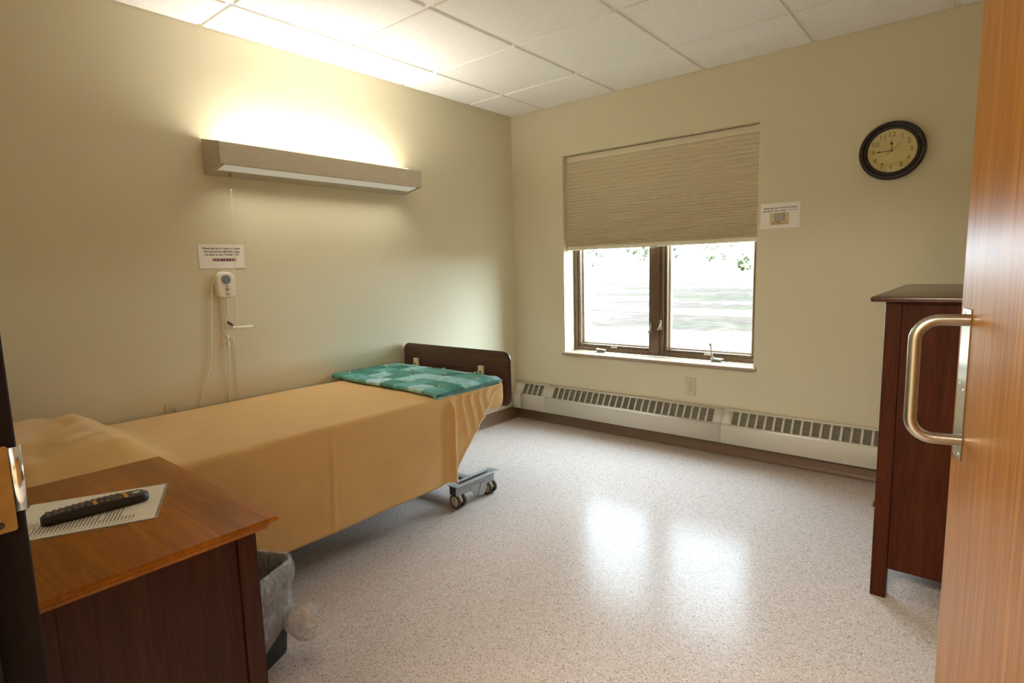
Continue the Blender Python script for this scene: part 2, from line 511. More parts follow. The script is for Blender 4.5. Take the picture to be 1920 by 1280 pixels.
# ------------------------------------------------------------------ setting
b = B(); box(b, -0.2, RX+0.9, -6.0, WT, -0.12, 0)
structure(obj('floor', b, M['floor'], smooth=0))
b = B(); box(b, -0.12, 0, BY-0.13, WT, 0, H+0.2)
structure(obj('wall_left', b, M['wall'], smooth=0))
b = B(); box(b, RX, RX+0.12, BY-0.13, WT, 0, H+0.2)
structure(obj('wall_right', b, M['wall'], smooth=0))
b = B()
xs = [0, WX0, WX1, RX]; zs = [0, WZ0-0.024, WZ1, H+0.2]
for i in range(3):
    for j in range(3):
        if i == 1 and j == 1: continue
        box(b, xs[i], xs[i+1], 0, WT, zs[j], zs[j+1])
bmesh.ops.remove_doubles(b, verts=b.verts[:], dist=1e-5)
structure(obj('wall_window', b, M['wall'], smooth=0))
DX0, DX1, DH = 2.03, 3.215, 2.19
b = B()
box(b, 0, DX0, BY-0.13, BY, 0, H+0.2); box(b, DX1, RX, BY-0.13, BY, 0, H+0.2); box(b, DX0, DX1, BY-0.13, BY, DH, H+0.2)
structure(obj('wall_doorway', b, M['wall'], smooth=0))
# corridor behind the doorway
b = B()
box(b, 0.3, RX+0.9, -5.75, -5.63, 0, H+0.2)
structure(obj('wall_corridor', b, M['hall'], smooth=0))
b = B(); box(b, 0.18, 0.30, -5.75, BY-0.13, 0, H+0.2)
structure(obj('wall_corridor_left', b, M['hall'], smooth=0))
b = B(); box(b, RX+0.78, RX+0.9, -5.75, BY-0.13, 0, H+0.2)
structure(obj('wall_corridor_right', b, M['hall'], smooth=0))
b = B(); box(b, RX, RX+0.9, BY-0.13, BY, 0, H+0.2)
structure(obj('wall_corridor_side', b, M['hall'], smooth=0))
hl = bpy.data.lights.new('corridor_fill', 'AREA')  # unseen lamp added behind the camera to fill the room with light
hl.shape = 'RECTANGLE'; hl.size, hl.size_y = 1.1, 0.5
hl.energy = HALL_FILL; hl.color = (1.0, 0.92, 0.75)
ho = bpy.data.objects.new('corridor_fill', hl); COL.objects.link(ho); ho.location = (2.4, -4.7, H-0.03)

# ceiling: tegular 2 ft tiles hanging below a tee grid
T, GX, GY, TE, DROP = 0.6096, 0.3200, -0.4810, 0.012, 0.009
xs = [0.0, GX]
while xs[-1]+T < RX: xs.append(xs[-1]+T)
xs.append(RX)
ys = [0.0, GY]
while ys[-1]-T > BY: ys.append(ys[-1]-T)
ys.append(BY)
b = B()
for i in range(len(xs)-1):
    for j in range(len(ys)-1):
        x0 = xs[i]+(TE if i else 0.004); x1 = xs[i+1]-(TE if i < len(xs)-2 else 0.004)
        y1 = ys[j]-(TE if j else 0.004); y0 = ys[j+1]+(TE if j < len(ys)-2 else 0.004)
        if x1-x0 < 0.02 or y1-y0 < 0.02: continue
        box(b, x0, x1, y0, y1, H, H+0.02, 0.002, 1)
ceil = structure(obj('ceiling', b, M['tile'], smooth=0))
b = B(); box(b, 0, RX, BY, 0, H+DROP, H+0.05)
obj('ceiling_grid', b, M['grid'], ceil, smooth=0)
b = B(); box(b, -0.2, RX+0.95, -5.8, WT, H+0.06, H+0.26)
obj('ceiling_deck', b, M['grid'], ceil, smooth=0)
b = B(); box(b, 0.3, RX+0.78, -5.63, BY-0.13, H, H+0.05)
obj('corridor_ceiling', b, M['tile'], ceil, smooth=0)

# cove base
def cove(bm, p0, p1, inward, h=0.10):
    p0, p1, n = Vector(p0), Vector(p1), Vector(inward)
    prof = [(0.0015, h), (0.004, h-0.003), (0.004, 0.03), (0.006, 0.014), (0.012, 0.005), (0.020, 0.001), (0.0015, 0.001)]
    grid(bm, [[p+n*d+Vector((0, 0, z)) for d, z in prof] for p in (p0, p1)])
    return bm
b = cove(B(), (0, BY, 0), (0, 0, 0), (1, 0, 0))
structure(obj('baseboard_left', b, M['base']))
b = cove(B(), (RX, 0, 0), (0, 0, 0), (0, -1, 0), 0.098)
structure(obj('baseboard_window', b, M['base']))
b = cove(B(), (RX, BY, 0), (RX, 0, 0), (-1, 0, 0))
structure(obj('baseboard_right', b, M['base']))
b = cove(B(), (0, BY, 0), (DX0-0.03, BY, 0), (0, 1, 0))
structure(obj('baseboard_doorway', b, M['base']))

# ------------------------------------------------------------------ window
win = structure(bpy.data.objects.new('window_1', None)); COL.objects.link(win)
win.location = (1.175, 0.13, WZ0); win['_o'] = (1.175, 0.13, WZ0)
FY0, FY1 = 0.130, 0.215
def frame_rect(bm, x0, x1, z0, z1, t, y0, y1, bev=0.003, tb=None, tr=None):
    tb = tb or t; tr = tr or t
    box(bm, x0, x0+t, y0, y1, z0, z1, bev); box(bm, x1-tr, x1, y0, y1, z0, z1, bev)
    box(bm, x0+t, x1-tr, y0, y1, z0, z0+tb, bev); box(bm, x0+t, x1-tr, y0, y1, z1-t, z1, bev)
b = B()
frame_rect(b, WX0+0.002, WX1-0.002, WZ0+0.004, WZ1-0.002, 0.030, FY0, FY1, tb=0.030)
obj('window_frame', b, M['frame_wood'], win)
b = B()
box(b, 1.128, 1.193, FY0-0.010, FY1, WZ0+0.010, WZ1-0.03, 0.004)
box(b, 1.195, 1.222, FY0-0.002, FY1, WZ0+0.010, WZ1-0.03, 0.003)
obj('mullion', b, M['frame_wood'], win)
for (x0, x1) in ((WX0+0.033, 1.129), (1.222, WX1-0.033)):
    b = B()
    frame_rect(b, x0, x1, WZ0+0.030, WZ1-0.033, 0.022, FY0+0.010, FY1-0.01, 0.003, tb=0.026)
    s = obj('sash', b, M['frame_wood'], win)
    b = B()
    frame_rect(b, x0+0.022, x1-0.022, WZ0+0.056, WZ1-0.055, 0.012, FY0+0.045, FY1-0.012, 0.001)
    obj('glazing_bead', b, M['cream_metal'], s)
    b = B()
    box(b, x0+0.02, x1-0.02, FY0+0.054, FY0+0.058, WZ0+0.054, WZ1-0.053)
    obj('glass_pane', b, M['glass'], s, smooth=0)
b = B()
prism(b, [(-0.020, 0.557), (-0.024, 0.561), (-0.024, 0.575), (-0.020, 0.5785), (0.134, 0.5785), (0.134, 0.557)], 0.463, 1.886, 'yz')
for v in b.verts:
    if v.co.y > 0.0 and (v.co.x < WX0 or v.co.x > WX1): v.co.y = -0.001
st = obj('window_sill', b, M['stool'], win, smooth=20)
# fix: the part of the stool inside the recess
b = B(); box(b, WX0+0.001, WX1-0.001, -0.001, 0.134, 0.557, 0.578)
obj('sill_board', b, M['stool'], win, smooth=0)
def crank(x, lever):
    b = B()
    box(b, x-0.035, x+0.035, FY0-0.022, FY0-0.001, WZ0+0.006, WZ0+0.028, 0.005, 2)
    lathe(b, [(0.0, 0), (0.013, 0), (0.012, 0.014), (0.008, 0.020), (0, 0.020)], 14, at(x-0.018, FY0-0.022, WZ0+0.020, '-y'))
    c = obj('crank_operator', b, M['hardware'], win)
    b = B()
    if lever:
        tube(b, [(x-0.012, FY0-0.038, WZ0+0.018), (x-0.020, FY0-0.040, WZ0+0.05), (x-0.030, FY0-0.036, WZ0+0.115)], [0.008, 0.0065, 0.005], 8)
        lathe(b, [(0, -0.008), (0.008, -0.006), (0.009, 0.0), (0.008, 0.006), (0, 0.008)], 12, at(x-0.031, FY0-0.036, WZ0+0.118, '-y'))
    else:
        tube(b, [(x-0.018, FY0-0.042, WZ0+0.022), (x+0.01, FY0-0.040, WZ0+0.026), (x+0.045, FY0-0.036, WZ0+0.024)], [0.007, 0.006, 0.005], 8)
        lathe(b, [(0, -0.007), (0.007, -0.005), (0.008, 0.0), (0.007, 0.005), (0, 0.007)], 12, at(x-0.022, FY0-0.040, WZ0+0.026, '-y'))
    obj('crank_handle', b, M['hardware'], c)
    b = B(); box(b, x-0.005, x+0.05, FY0-0.026, FY0-0.0225, WZ0+0.019, WZ0+0.027, 0.001)
    obj('crank_cover', b, M['bright_steel'], c)
crank(0.728, False); crank(1.600, True)
for x, z in ((1.133, 0.765), (1.206, 0.79)):
    b = B()
    box(b, x-0.007, x+0.007, FY0-0.018, FY0-0.0105, z-0.02, z+0.05, 0.002)
    tube(b, spline([(x, FY0-0.014, z+0.03), (x-0.003, FY0-0.028, z+0.0), (x-0.012, FY0-0.034, z-0.022)], 4), [0.005]*9, 8)
    obj('sash_latch', b, M['hardware'], win)
for x in (0.80, 1.51):
    b = B(); box(b, x, x+0.052, FY0+0.0075, FY0+0.0095, WZ0+0.038, WZ0+0.050)
    obj('sticker', b, M['paper'], win, smooth=0)

# ------------------------------------------------------------------ cellular blind
bl = thing('cellular_shade', 'tan pleated cellular shade pulled halfway down in the window recess', 'window shade', (1.17, 0.06, 1.345))
BX0, BX1 = 0.487, 1.864
b = B(); box(b, BX0-0.001, BX1+0.001, 0.040, 0.112, 1.986, 2.029, 0.003)
obj('head_rail', b, M['rail'], bl)
zs = [1.986]
n = 31
ws = [0.029-0.0185*(i/(n-1))**0.9 for i in range(n)]
k = (1.986-1.376)/sum(ws)
prof = [(0.052, 1.986)]
z = 1.986
for wd in ws:
    wd *= k
    dp = 0.009
    prof += [(0.049-dp*0.5, z-wd*0.30), (0.047-dp, z-wd*0.62), (0.050-dp*0.5, z-wd*0.86), (0.054, z-wd)]
    z -= wd
back = [(0.118-y, zz) for y, zz in reversed(prof)]
b = B()
ring = prof+back
grid(b, [[(x, y, zz) for y, zz in ring] for x in (BX0, BX1)], closed_u=True, flip=True)
for x in (BX0, BX1):
    m = len(prof)
    for i in range(m-1):
        vs4 = [(x, *prof[i]), (x, *prof[i+1]), (x, 0.118-prof[i+1][0], prof[i+1][1]), (x, 0.118-prof[i][0], prof[i][1])]
        b.faces.new([b.verts.new(p) for p in vs4])
obj('pleated_fabric', b, M['blind'], bl, smooth=25)
b = B(); prism(b, [(0.041, 1.352), (0.045, 1.346), (0.075, 1.346), (0.079, 1.352), (0.079, 1.372), (0.073, 1.376), (0.047, 1.376), (0.041, 1.370)], BX0, BX1, 'yz')
obj('bottom_rail', b, M['rail'], bl)
b = B(); box(b, 1.10, 1.222, 0.030, 0.0405, 1.338, 1.350, 0.002); box(b, 1.115, 1.207, 0.022, 0.032, 1.334, 1.343, 0.003)
obj('lift_tab', b, M['clear'], bl)

# ------------------------------------------------------------------ baseboard heater
ht = thing('baseboard_heater', 'long cream baseboard heater with slotted grilles below the window', 'heater', (1.66, -0.04, 0.095))
HP = [(-0.0065, 0.300), (-0.014, 0.3035), (-0.022, 0.300), (-0.078, 0.214), (-0.081, 0.206), (-0.081, 0.100), (-0.077, 0.096)]
def hprof(bm, x0, x1, pr=HP, t=0.002):
    inner = [(y+0.004 if i > 2 else y, zz-0.004 if i < 4 else zz) for i, (y, zz) in enumerate(pr)]
    grid(bm, [[(x, y, zz) for y, zz in pr] for x in (x0, x1)], flip=True)
PITCHX, OPEN = 0.0505, 0.037
runs = [(0.105, 4), (0.400, 25), (1.767, 29)]
secs = [(0.004, 0.093), (0.0945, 0.336), (0.3375, 1.704), (1.7055, 3.25)]
# sloped top split into frame strips, leaving the slots open
pa, pb = Vector((0, -0.0255, 0.2946)), Vector((0, -0.0735, 0.2209))
p_top, p_bot = Vector((0, -0.022, 0.300)), Vector((0, -0.078, 0.214))
def strip(bm, x0, x1, a, c):
    vs4 = [(x0, a.y, a.z), (x1, a.y, a.z), (x1, c.y, c.z), (x0, c.y, c.z)]
    bm.faces.new([bm.verts.new(p) for p in vs4][::-1])
b = B()
cov = []
for s, (x0, x1) in enumerate(secs):
    grid(b, [[(x, y, zz) for y, zz in HP[:3]] for x in (x0, x1)], flip=True)
    grid(b, [[(x, y, zz) for y, zz in HP[3:]] for x in (x0, x1)], flip=True)
    strip(b, x0, x1, p_top, pa); strip(b, x0, x1, pb, p_bot)
    slots = []
    for gx, cnt in runs:
        if x0 <= gx <= x1: slots = [(gx+i*PITCHX, gx+i*PITCHX+OPEN) for i in range(cnt) if gx+i*PITCHX+OPEN < x1-0.02]
    cur = x0
    for (a0, a1) in slots:
        strip(b, cur, a0, pa, pb); cur = a1
    strip(b, cur, x1, pa, pb)
    cov += slots
for x in (0.004, 3.25):
    b.faces.new([b.verts.new((x, y, zz)) for y, zz in HP+[(-0.0065, 0.096)]])
hc = obj('heater_cover', b, M['cream_metal'], ht, smooth=35)
md = hc.modifiers.new('thickness', 'SOLIDIFY'); md.thickness = 0.0012; md.offset = -1
b = B()
dirv = (pb-pa).normalized(); nrm = Vector((0, dirv.z, -dirv.y))
if nrm.z > 0: nrm = -nrm
for (a0, a1) in [(0.10, 0.31), (0.395, 1.668), (1.76, 3.235)]:
    for q in range(5):
        c = pa.lerp(pb, (q+0.5)/5)+nrm*0.004
        u = dirv*0.0055+nrm*0.0035
        vs4 = [Vector((a0, 0, 0))+c-u, Vector((a1, 0, 0))+c-u, Vector((a1, 0, 0))+c+u, Vector((a0, 0, 0))+c+u]
        b.faces.new([b.verts.new(p) for p in vs4])
    c0, c1 = pa+nrm*0.010-dirv*0.004, pb+nrm*0.010+dirv*0.002
    b.faces.new([b.verts.new(Vector((x, 0, 0))+p) for x, p in ((a0, c0), (a1, c0), (a1, c1), (a0, c1))])
obj('louvers', b, M['louver'], ht, smooth=0)
for x in (0.0937, 0.3367, 1.7047):
    b = B(); box(b, x-0.0004, x+0.0004, -0.0795, -0.070, 0.10, 0.213)
    obj('panel_joint', b, M['louver'], ht, smooth=0)

# ------------------------------------------------------------------ overbed light
ol = thing('overbed_light', 'long taupe wall light above the bed, lit on top, with a pull cord', 'wall light', (0, -1.735, 1.70))
LY0, LY1 = -2.349, -1.121
# cross-section (x from wall, z)
zt = lambda x: 1.877-0.037*x/0.18
zb = lambda x: 1.708+0.033*x/0.18
for y0, y1 in ((LY0, LY0+0.004), (LY1-0.004, LY1)):
    b = B(); prism(b, [(0.002, zb(0)), (0.18, zb(0.18)), (0.18, zt(0.18)), (0.002, zt(0))], y0, y1, 'xz', 0.001, 1)
    obj('end_cap', b, M['fix_plain'], ol)
b = B()
prism(b, [(0.174, zb(0.174)), (0.1795, zb(0.18)), (0.1795, zt(0.18)-0.001), (0.174, zt(0.174)-0.001)], LY0+0.004, LY1-0.004, 'xz', 0.001, 1)
obj('front_panel', b, M['fix'], ol)
b = B()
prism(b, [(0.002, zb(0)+0.002), (0.078, zb(0.078)+0.002), (0.078, zb(0.078)+0.006), (0.006, zb(0)+0.006), (0.006, 1.86), (0.002, 1.86)], LY0+0.004, LY1-0.004, 'xz')
prism(b, [(0.163, zb(0.163)+0.001), (0.174, zb(0.174)+0.001), (0.174, zb(0.174)+0.006), (0.163, zb(0.163)+0.006)], LY0+0.004, LY1-0.004, 'xz')
obj('housing', b, M['fix_plain'], ol, smooth=0)
b = B()
prism(b, [(0.078, zb(0.078)+0.003), (0.163, zb(0.163)+0.003), (0.163, zb(0.163)+0.007), (0.078, zb(0.078)+0.007)], LY0+0.03, LY1-0.02, 'xz')
obj('lower_lens', b, M['lens'], ol, smooth=0)
for y0, y1 in ((LY0+0.0042, LY0+0.0298), (LY1-0.0198, LY1-0.0042)):
    b = B(); prism(b, [(0.0785, zb(0.0785)+0.002), (0.1625, zb(0.1625)+0.002), (0.1625, zb(0.1625)+0.006), (0.0785, zb(0.0785)+0.006)], y0, y1, 'xz')
    obj('lens_end', b, M['fix_plain'], ol, smooth=0)
b = B()
prism(b, [(0.012, 1.838), (0.168, 1.812), (0.168, 1.808), (0.012, 1.834)], LY0+0.11, LY1-0.11, 'xz')
obj('upper_diffuser', b, M['lamp'], ol, smooth=0)
b = B()
prism(b, [(0.1755, zt(0.175)-0.001), (0.1795, zt(0.18)-0.001), (0.1800, zt(0.18)+0.004), (0.1755, zt(0.175)+0.004)], LY0+0.03, LY1-0.10, 'xz')
obj('diffuser_lip', b, plain('glowing_lip', C(0.85, 0.8, 0.6), 0.4, emit=(1.0, 0.90, 0.60, 1), es=0.16), ol, smooth=0)
ll = bpy.data.lights.new('lens_light', 'AREA')          # the prismatic lower lens throws its light downwards
ll.shape = 'RECTANGLE'; ll.size, ll.size_y = 1.15, 0.075
ll.energy = LAMP_LENS_WATTS; ll.color = (1.0, 0.965, 0.82); ll.spread = math.radians(115)
lo = bpy.data.objects.new('lens_light', ll); COL.objects.link(lo)
lo.parent = ol; lo.location = (0.1205, 0.0, zb(0.1205)-0.0015-1.70)
lo.rotation_euler = (0, math.atan2(0.033, 0.18)*-1, 0)
lo.rotation_euler = Matrix(((0, 1, 0), (-1, 0, 0), (0, 0, 1))).to_euler()
PX = 0.05
b = B()
lathe(b, [(0.006, 0), (0.006, -0.010), (0.003, -0.014), (0, -0.014)], 10, at(PX, -2.246, zb(PX)+0.002), cap1=False)
n = 17
for i in range(n):
    lathe(b, [(0, -0.0016), (0.0014, -0.0008), (0.0016, 0), (0.0014, 0.0008), (0, 0.0016)], 6, at(PX, -2.2465-0.002*i/n, 1.703-i*0.0038))
obj('pull_chain', b, M['brass'], ol)
b = B()
tube(b, spline([(PX, -2.2485, 1.640), (PX, -2.262, 1.30), (PX-0.005, -2.279, 0.93), (PX-0.008, -2.2795, 0.905)], 6), 0.0022, 8)
tube(b, spline([(PX-0.008, -2.2795, 0.905), (PX-0.004, -2.268, 0.915), (PX, -2.262, 0.908)], 5), 0.002, 8)
loop = [(PX-0.008, -2.2795, 0.905), (PX-0.008, -2.284, 0.87), (PX-0.008, -2.289, 0.80), (PX-0.008, -2.285, 0.782), (PX-0.008, -2.276, 0.785), (PX-0.008, -2.276, 0.80), (PX-0.008, -2.281, 0.85), (PX-0.008, -2.280, 0.90)]
tube(b, spline(loop, 5), 0.0021, 8)
lathe(b, [(0, -0.006), (0.004, -0.004), (0.004, 0.004), (0, 0.006)], 8, at(PX, -2.2488, 1.640))
obj('pull_cord', b, M['white'], ol)

# ------------------------------------------------------------------ signs
sg = thing('notice_card', 'white notice card with red and blue letter tiles on the wall above the call unit', 'sign', (0, -2.3, 1.32))
SY0, SY1, SZ0, SZ1 = -2.410, -2.189, 1.262, 1.379
b = B(); box(b, 0.0015, 0.0022, SY0, SY1, SZ0, SZ1)
obj('card', b, M['paper'], sg, smooth=0)
b = B()
YD, ZD = (0, 1, 0), (0, 0, 1)
for s, wid, dz, sh in (("Please ask me if I want to attend", 0.180, 0.0195, 0), ("the next activity BEFORE laying", 0.172, 0.0350, 0), ("me down to rest...THANK YOU", 0.164, 0.0500, 0)):
    text_bm(b, s, (0.0024, (SY0+SY1)/2+0.001+sh, SZ1-dz), YD, ZD, wid, 0.0085, 0.028, 'C')
obj('lettering', b, M['ink'], sg, smooth=0)
for i, ch in enumerate('ACTIVITY'):
    y = SY0+0.071+i*0.0142
    b = B(); prism(b, rrect(y-0.0072, y+0.0072, SZ1-0.0825, SZ1-0.0690, 0.002, 3), 0.0023, 0.0026, 'yz')
    tl = obj('letter_tile', b, M['red'] if i % 2 == 0 else M['blue'], sg, smooth=0)
    b = text_bm(B(), ch, (0.0028, y, SZ1-0.0758), YD, ZD, None, 0.0082, 0.03, 'C')
    obj('letter', b, M['paper'], tl, smooth=0)

sg = thing('notice_card', 'white notice card with a small window picture, beside the window shade', 'sign', (1.994, 0, 1.486))
XD = (1, 0, 0)
SX0, SX1, SZ0, SZ1 = 1.888, 2.102, 1.414, 1.558
b = B(); box(b, SX0, SX1, -0.0022, -0.0015, SZ0, SZ1)
obj('card', b, M['paper'], sg, smooth=0)
b = B()
text_bm(b, "Please ask me if I want my blinds", (1.996, -0.0024, SZ1-0.0275), XD, ZD, 0.178, 0.0088, 0.028, 'C')
text_bm(b, "open and/or when resting..", (1.902, -0.0024, SZ1-0.0470), XD, ZD, 0.127, 0.0082, 0.028, 'L')
text_bm(b, "Thank You!", (2.040, -0.0024, SZ1-0.0460), XD, ZD, 0.049, 0.0060, 0.012, 'L')
obj('lettering', b, M['ink'], sg, smooth=0)
b = B(); box(b, 1.940, 2.045, -0.0026, -0.0023, 1.434, 1.502)
pic = obj('picture', b, M['khaki'], sg, smooth=0)
b = B(); box(b, 1.9655, 2.0235, -0.0029, -0.0027, 1.4515, 1.5005)
obj('picture_frame', b, M['tan_ink'], pic, smooth=0)
b = B(); box(b, 1.9705, 2.012, -0.0032, -0.0030, 1.4545, 1.498)
obj('picture_pane', b, M['pane_ink'], pic, smooth=0)
b = B(); box(b, 1.953, 2.038, -0.0029, -0.0027, 1.4365, 1.442); box(b, 1.953, 1.970, -0.0029, -0.0027, 1.442, 1.451)
obj('picture_sill', b, M['tan_ink'], pic, smooth=0)
b = B()
for x in (1.978, 1.984, 1.991, 1.998): lathe(b, [(0.0001, 0), (0.0034, 0), (0.0034, 0.0002), (0.0001, 0.0002)], 8, at(x, -0.0032, 1.447+0.001*((int(x*1000)) % 3), '-y'))
obj('picture_plants', b, M['green_ink'], pic, smooth=0)

# ------------------------------------------------------------------ clock
ck = thing('wall_clock', 'round wall clock with black rim and yellowed dial on the window wall', 'clock', (2.527, -0.03, 1.768))
CX, CZ = 2.527, 1.768
K = at(CX, 0, CZ, '-y')
b = B()
lathe(b, [(0.135, 0.002), (0.143, 0.008), (0.146, 0.020), (0.144, 0.032), (0.138, 0.039), (0.129, 0.040), (0.124, 0.036), (0.122, 0.033), (0.118, 0.035), (0.113, 0.034), (0.108, 0.028), (0.106, 0.019)], 64, K, True, False)
obj('rim', b, M['clock_rim'], ck, smooth=25)
b = B(); lathe(b, [(0.0, 0.0195), (0.1075, 0.0195), (0.1075, 0.021), (0, 0.021)], 64, K, False, False)
obj('dial', b, M['clock_face'], ck, smooth=30)
for i in range(1, 13):
    a = math.radians(90-30*i)
    b = text_bm(B(), str(i), (CX+0.082*math.cos(a), -0.0213, CZ+0.082*math.sin(a)), XD, ZD, None, 0.025, 0.0, 'C')
    obj('numeral', b, M['clock_ink'], ck, smooth=0)
def hand(ang, length, tail, wd, y, bulb=0.0, bp=0.6, name='hour_hand'):
    d = Vector((math.sin(ang), 0, math.cos(ang))); s = Vector((math.cos(ang), 0, -math.sin(ang)))
    o = Vector((CX, y, CZ))
    b = B()
    L = [(-tail, wd), (0, wd), (length*(bp-0.10), wd*0.7), (length*(bp-0.03), wd*0.9+bulb*0.8), (length*bp, wd+bulb), (length*(bp+0.06), wd*0.8+bulb*0.5), (length*(bp+0.14), wd*0.5), (length, wd*0.15)]
    poly = [(a, c) for a, c in L]+[(a, -c) for a, c in reversed(L)]
    for dy in (0, -0.0008): pass
    v0 = [b.verts.new(o+d*a+s*c) for a, c in poly]; v1 = [b.verts.new(o+d*a+s*c+Vector((0, -0.0008, 0))) for a, c in poly]
    b.faces.new(v0[::-1]); b.faces.new(v1)
    for i in range(len(poly)): b.faces.new((v0[i], v0[(i+1) % len(poly)], v1[(i+1) % len(poly)], v1[i]))
    obj(name, b, M['pewter'], ck, smooth=0)
hand(math.radians(-5), 0.066, 0.0, 0.0015, -0.0235, 0.0055, 0.55, 'hour_hand')
hand(math.radians(-91), 0.088, 0.0, 0.0016, -0.0250, 0.0028, 0.62, 'minute_hand')
hand(math.radians(52), 0.060, 0.032, 0.0008, -0.0265, 0.0, 0.6, 'second_hand')
b = B(); lathe(b, [(0, 0), (0.0042, 0), (0.0042, 0.006), (0, 0.006)], 16, at(CX, -0.0215, CZ, '-y'))
obj('hub', b, M['pewter'], ck)
b = B(); lathe(b, [(0.0, 0.0285), (0.1083, 0.0285), (0.1083, 0.0295), (0, 0.0295)], 64, K, False, False)
obj('clock_glass', b, M['glass'], ck, smooth=30)

# ------------------------------------------------------------------ outlets
def outlet(label, o, right, up, n, w=0.070, h=0.115, group=None, receptacles=True):
    o, right, up, n = Vector(o), Vector(right), Vector(up), Vector(n)
    m = Matrix((right, up, n)).transposed().to_4x4(); m.translation = o
    t = thing('wall_outlet', label, 'outlet', tuple(o))
    b = B(); prism(b, rrect(-w/2, w/2, -h/2, h/2, 0.005, 4), 0.0015, 0.006, 'xy', 0.002, 2, m)
    obj('cover_plate', b, M['ivory'], t)
    if receptacles:
        for s in (-1, 1):
            c = s*0.020 if h > w else 0
            d = 0 if h > w else s*0.020
            b = B(); prism(b, rrect(d-0.0165, d+0.0165, c-0.0145, c+0.0145, 0.010, 5), 0.006, 0.0085, 'xy', 0.0008, 1, m)
            r = obj('receptacle', b, M['ivory'], t)
            b = B()
            box(b, d-0.0075, d-0.0055, c+0.000, c+0.009, 0.0084, 0.0089, mtx=m); box(b, d+0.0055, d+0.0075, c+0.000, c+0.009, 0.0084, 0.0089, mtx=m)
            box(b, d-0.0025, d+0.0025, c-0.009, c-0.004, 0.0084, 0.0089, mtx=m)
            obj('slots', b, M['ink'], r, smooth=0)
        b = B(); lathe(b, [(0, 0.006), (0.003, 0.006), (0.003, 0.0072), (0, 0.0072)], 10, m)
        obj('screw', b, M['steel'], t)
    return t
outlet('ivory duplex outlet on the wall under the window sill', (1.4755, 0, 0.418), (1, 0, 0), (0, 0, 1), (0, -1, 0))
outlet('ivory outlet on the left wall, half hidden behind the mattress', (0, -2.587, 0.581), (0, 1, 0), (0, 0, 1), (1, 0, 0), 0.070, 0.112)
outlet('beige outlet on the left wall, just showing over the footboard', (0, -0.635, 0.575), (0, 1, 0), (0, 0, 1), (1, 0, 0), 0.07, 0.10)

# ------------------------------------------------------------------ nurse call unit and its cord
cu = thing('call_station', 'cream rounded wall call unit with a grey blue button, above the bed', 'call unit', (0, -2.305, 1.178))
b = B()
poly = [(-2.3050+0.0475*math.copysign(abs(math.cos(a))**0.62, math.cos(a)), 1.1785+0.064*math.copysign(abs(math.sin(a))**0.62, math.sin(a))) for a in [2*PI*i/48 for i in range(48)]]
prism(b, poly, 0.0015, 0.036, 'yz', 0.010, 4)
obj('body', b, M['white'], cu, smooth=40)
b = B(); lathe(b, [(0, 0), (0.0225, 0), (0.0225, 0.0015), (0.021, 0.0025), (0.018, 0.0025), (0, 0.0015)], 32, at(0.036, -2.305, 1.206, 'x'))
obj('call_button', b, M['grey_blue'], cu)
b = B(); lathe(b, [(0, 0), (0.0030, 0), (0.0028, 0.0012), (0, 0.0014)], 12, at(0.036, -2.303, 1.174, 'x'))
obj('indicator_light', b, M['ink'], cu)
b = B(); lathe(b, [(0.0085, 0), (0.0085, 0.0010), (0.006, 0.0014), (0.006, 0)], 20, at(0.0358, -2.303, 1.158, 'x'), False, False)
lathe(b, [(0, 0), (0.004, 0), (0.004, 0.001), (0, 0.001)], 12, at(0.0358, -2.3025, 1.158, 'x'))
obj('badge', b, M['grey_ink'], cu)
b = text_bm(B(), 'HSL', (0.0366, -2.303, 1.1345), YD, ZD, 0.020, 0.010, 0.03, 'C')
obj('lettering', b, M['grey_ink'], cu, smooth=0)
b = B()
tube(b, spline([(0.006, -2.290, 1.2425), (0.010, -2.318, 1.245), (0.012, -2.345, 1.222), (0.012, -2.364, 1.17), (0.012, -2.374, 1.10), (0.010, -2.383, 1.0), (0.010, -2.398, 0.855), (0.010, -2.411, 0.775), (0.008, -2.440, 0.70), (0.0045, -2.465, 0.61), (0.0045, -2.468, 0.50)], 6), 0.0028, 8)
obj('supply_cord', b, M['white'], cu)
b = B()
tube(b, spline([(0.004, -2.330, 1.115), (0.004, -2.334, 1.0), (0.004, -2.325, 0.93), (0.004, -2.285, 0.90), (0.004, -2.282, 0.80), (0.004, -2.288, 0.6), (0.004, -2.288, 0.50)], 6), 0.0013, 6)
obj('thin_wire', b, M['ivory'], cu)
cc = thing('call_pendant', 'cream push handle on a clipped cord hanging under the wall call unit', 'call button', (0.015, -2.30, 0.95))
b = B()
tube(b, spline([(0.018, -2.301, 1.113), (0.016, -2.300, 1.09), (0.015, -2.297, 1.045), (0.015, -2.294, 1.015), (0.016, -2.297, 0.995)], 5), 0.0028, 8)
tube(b, spline([(0.0165, -2.3005, 1.085), (0.015, -2.301, 1.05), (0.0145, -2.307, 1.02), (0.014, -2.311, 1.00), (0.015, -2.312, 0.96), (0.015, -2.3125, 0.928)], 5), 0.0024, 8)
tube(b, spline([(0.015, -2.316, 0.868), (0.015, -2.318, 0.80), (0.010, -2.322, 0.70), (0.0048, -2.326, 0.61), (0.0048, -2.327, 0.50)], 5), 0.0032, 8)
tube(b, spline([(0.016, -2.297, 0.995), (0.018, -2.288, 0.976), (0.020, -2.270, 0.966)], 4), 0.0022, 8)
obj('cord', b, M['white'], cc)
b = B(); box(b, 0.010, 0.024, -0.016, 0.016, -0.006, 0.006, 0.003, 2, Matrix.Translation((0, -2.296, 0.985)) @ Matrix.Rotation(math.radians(-38), 4, 'X'))
obj('cord_clip', b, plain('brown_clip', C(0.13, 0.09, 0.04), 0.5, 0.5), cc)
b = B()
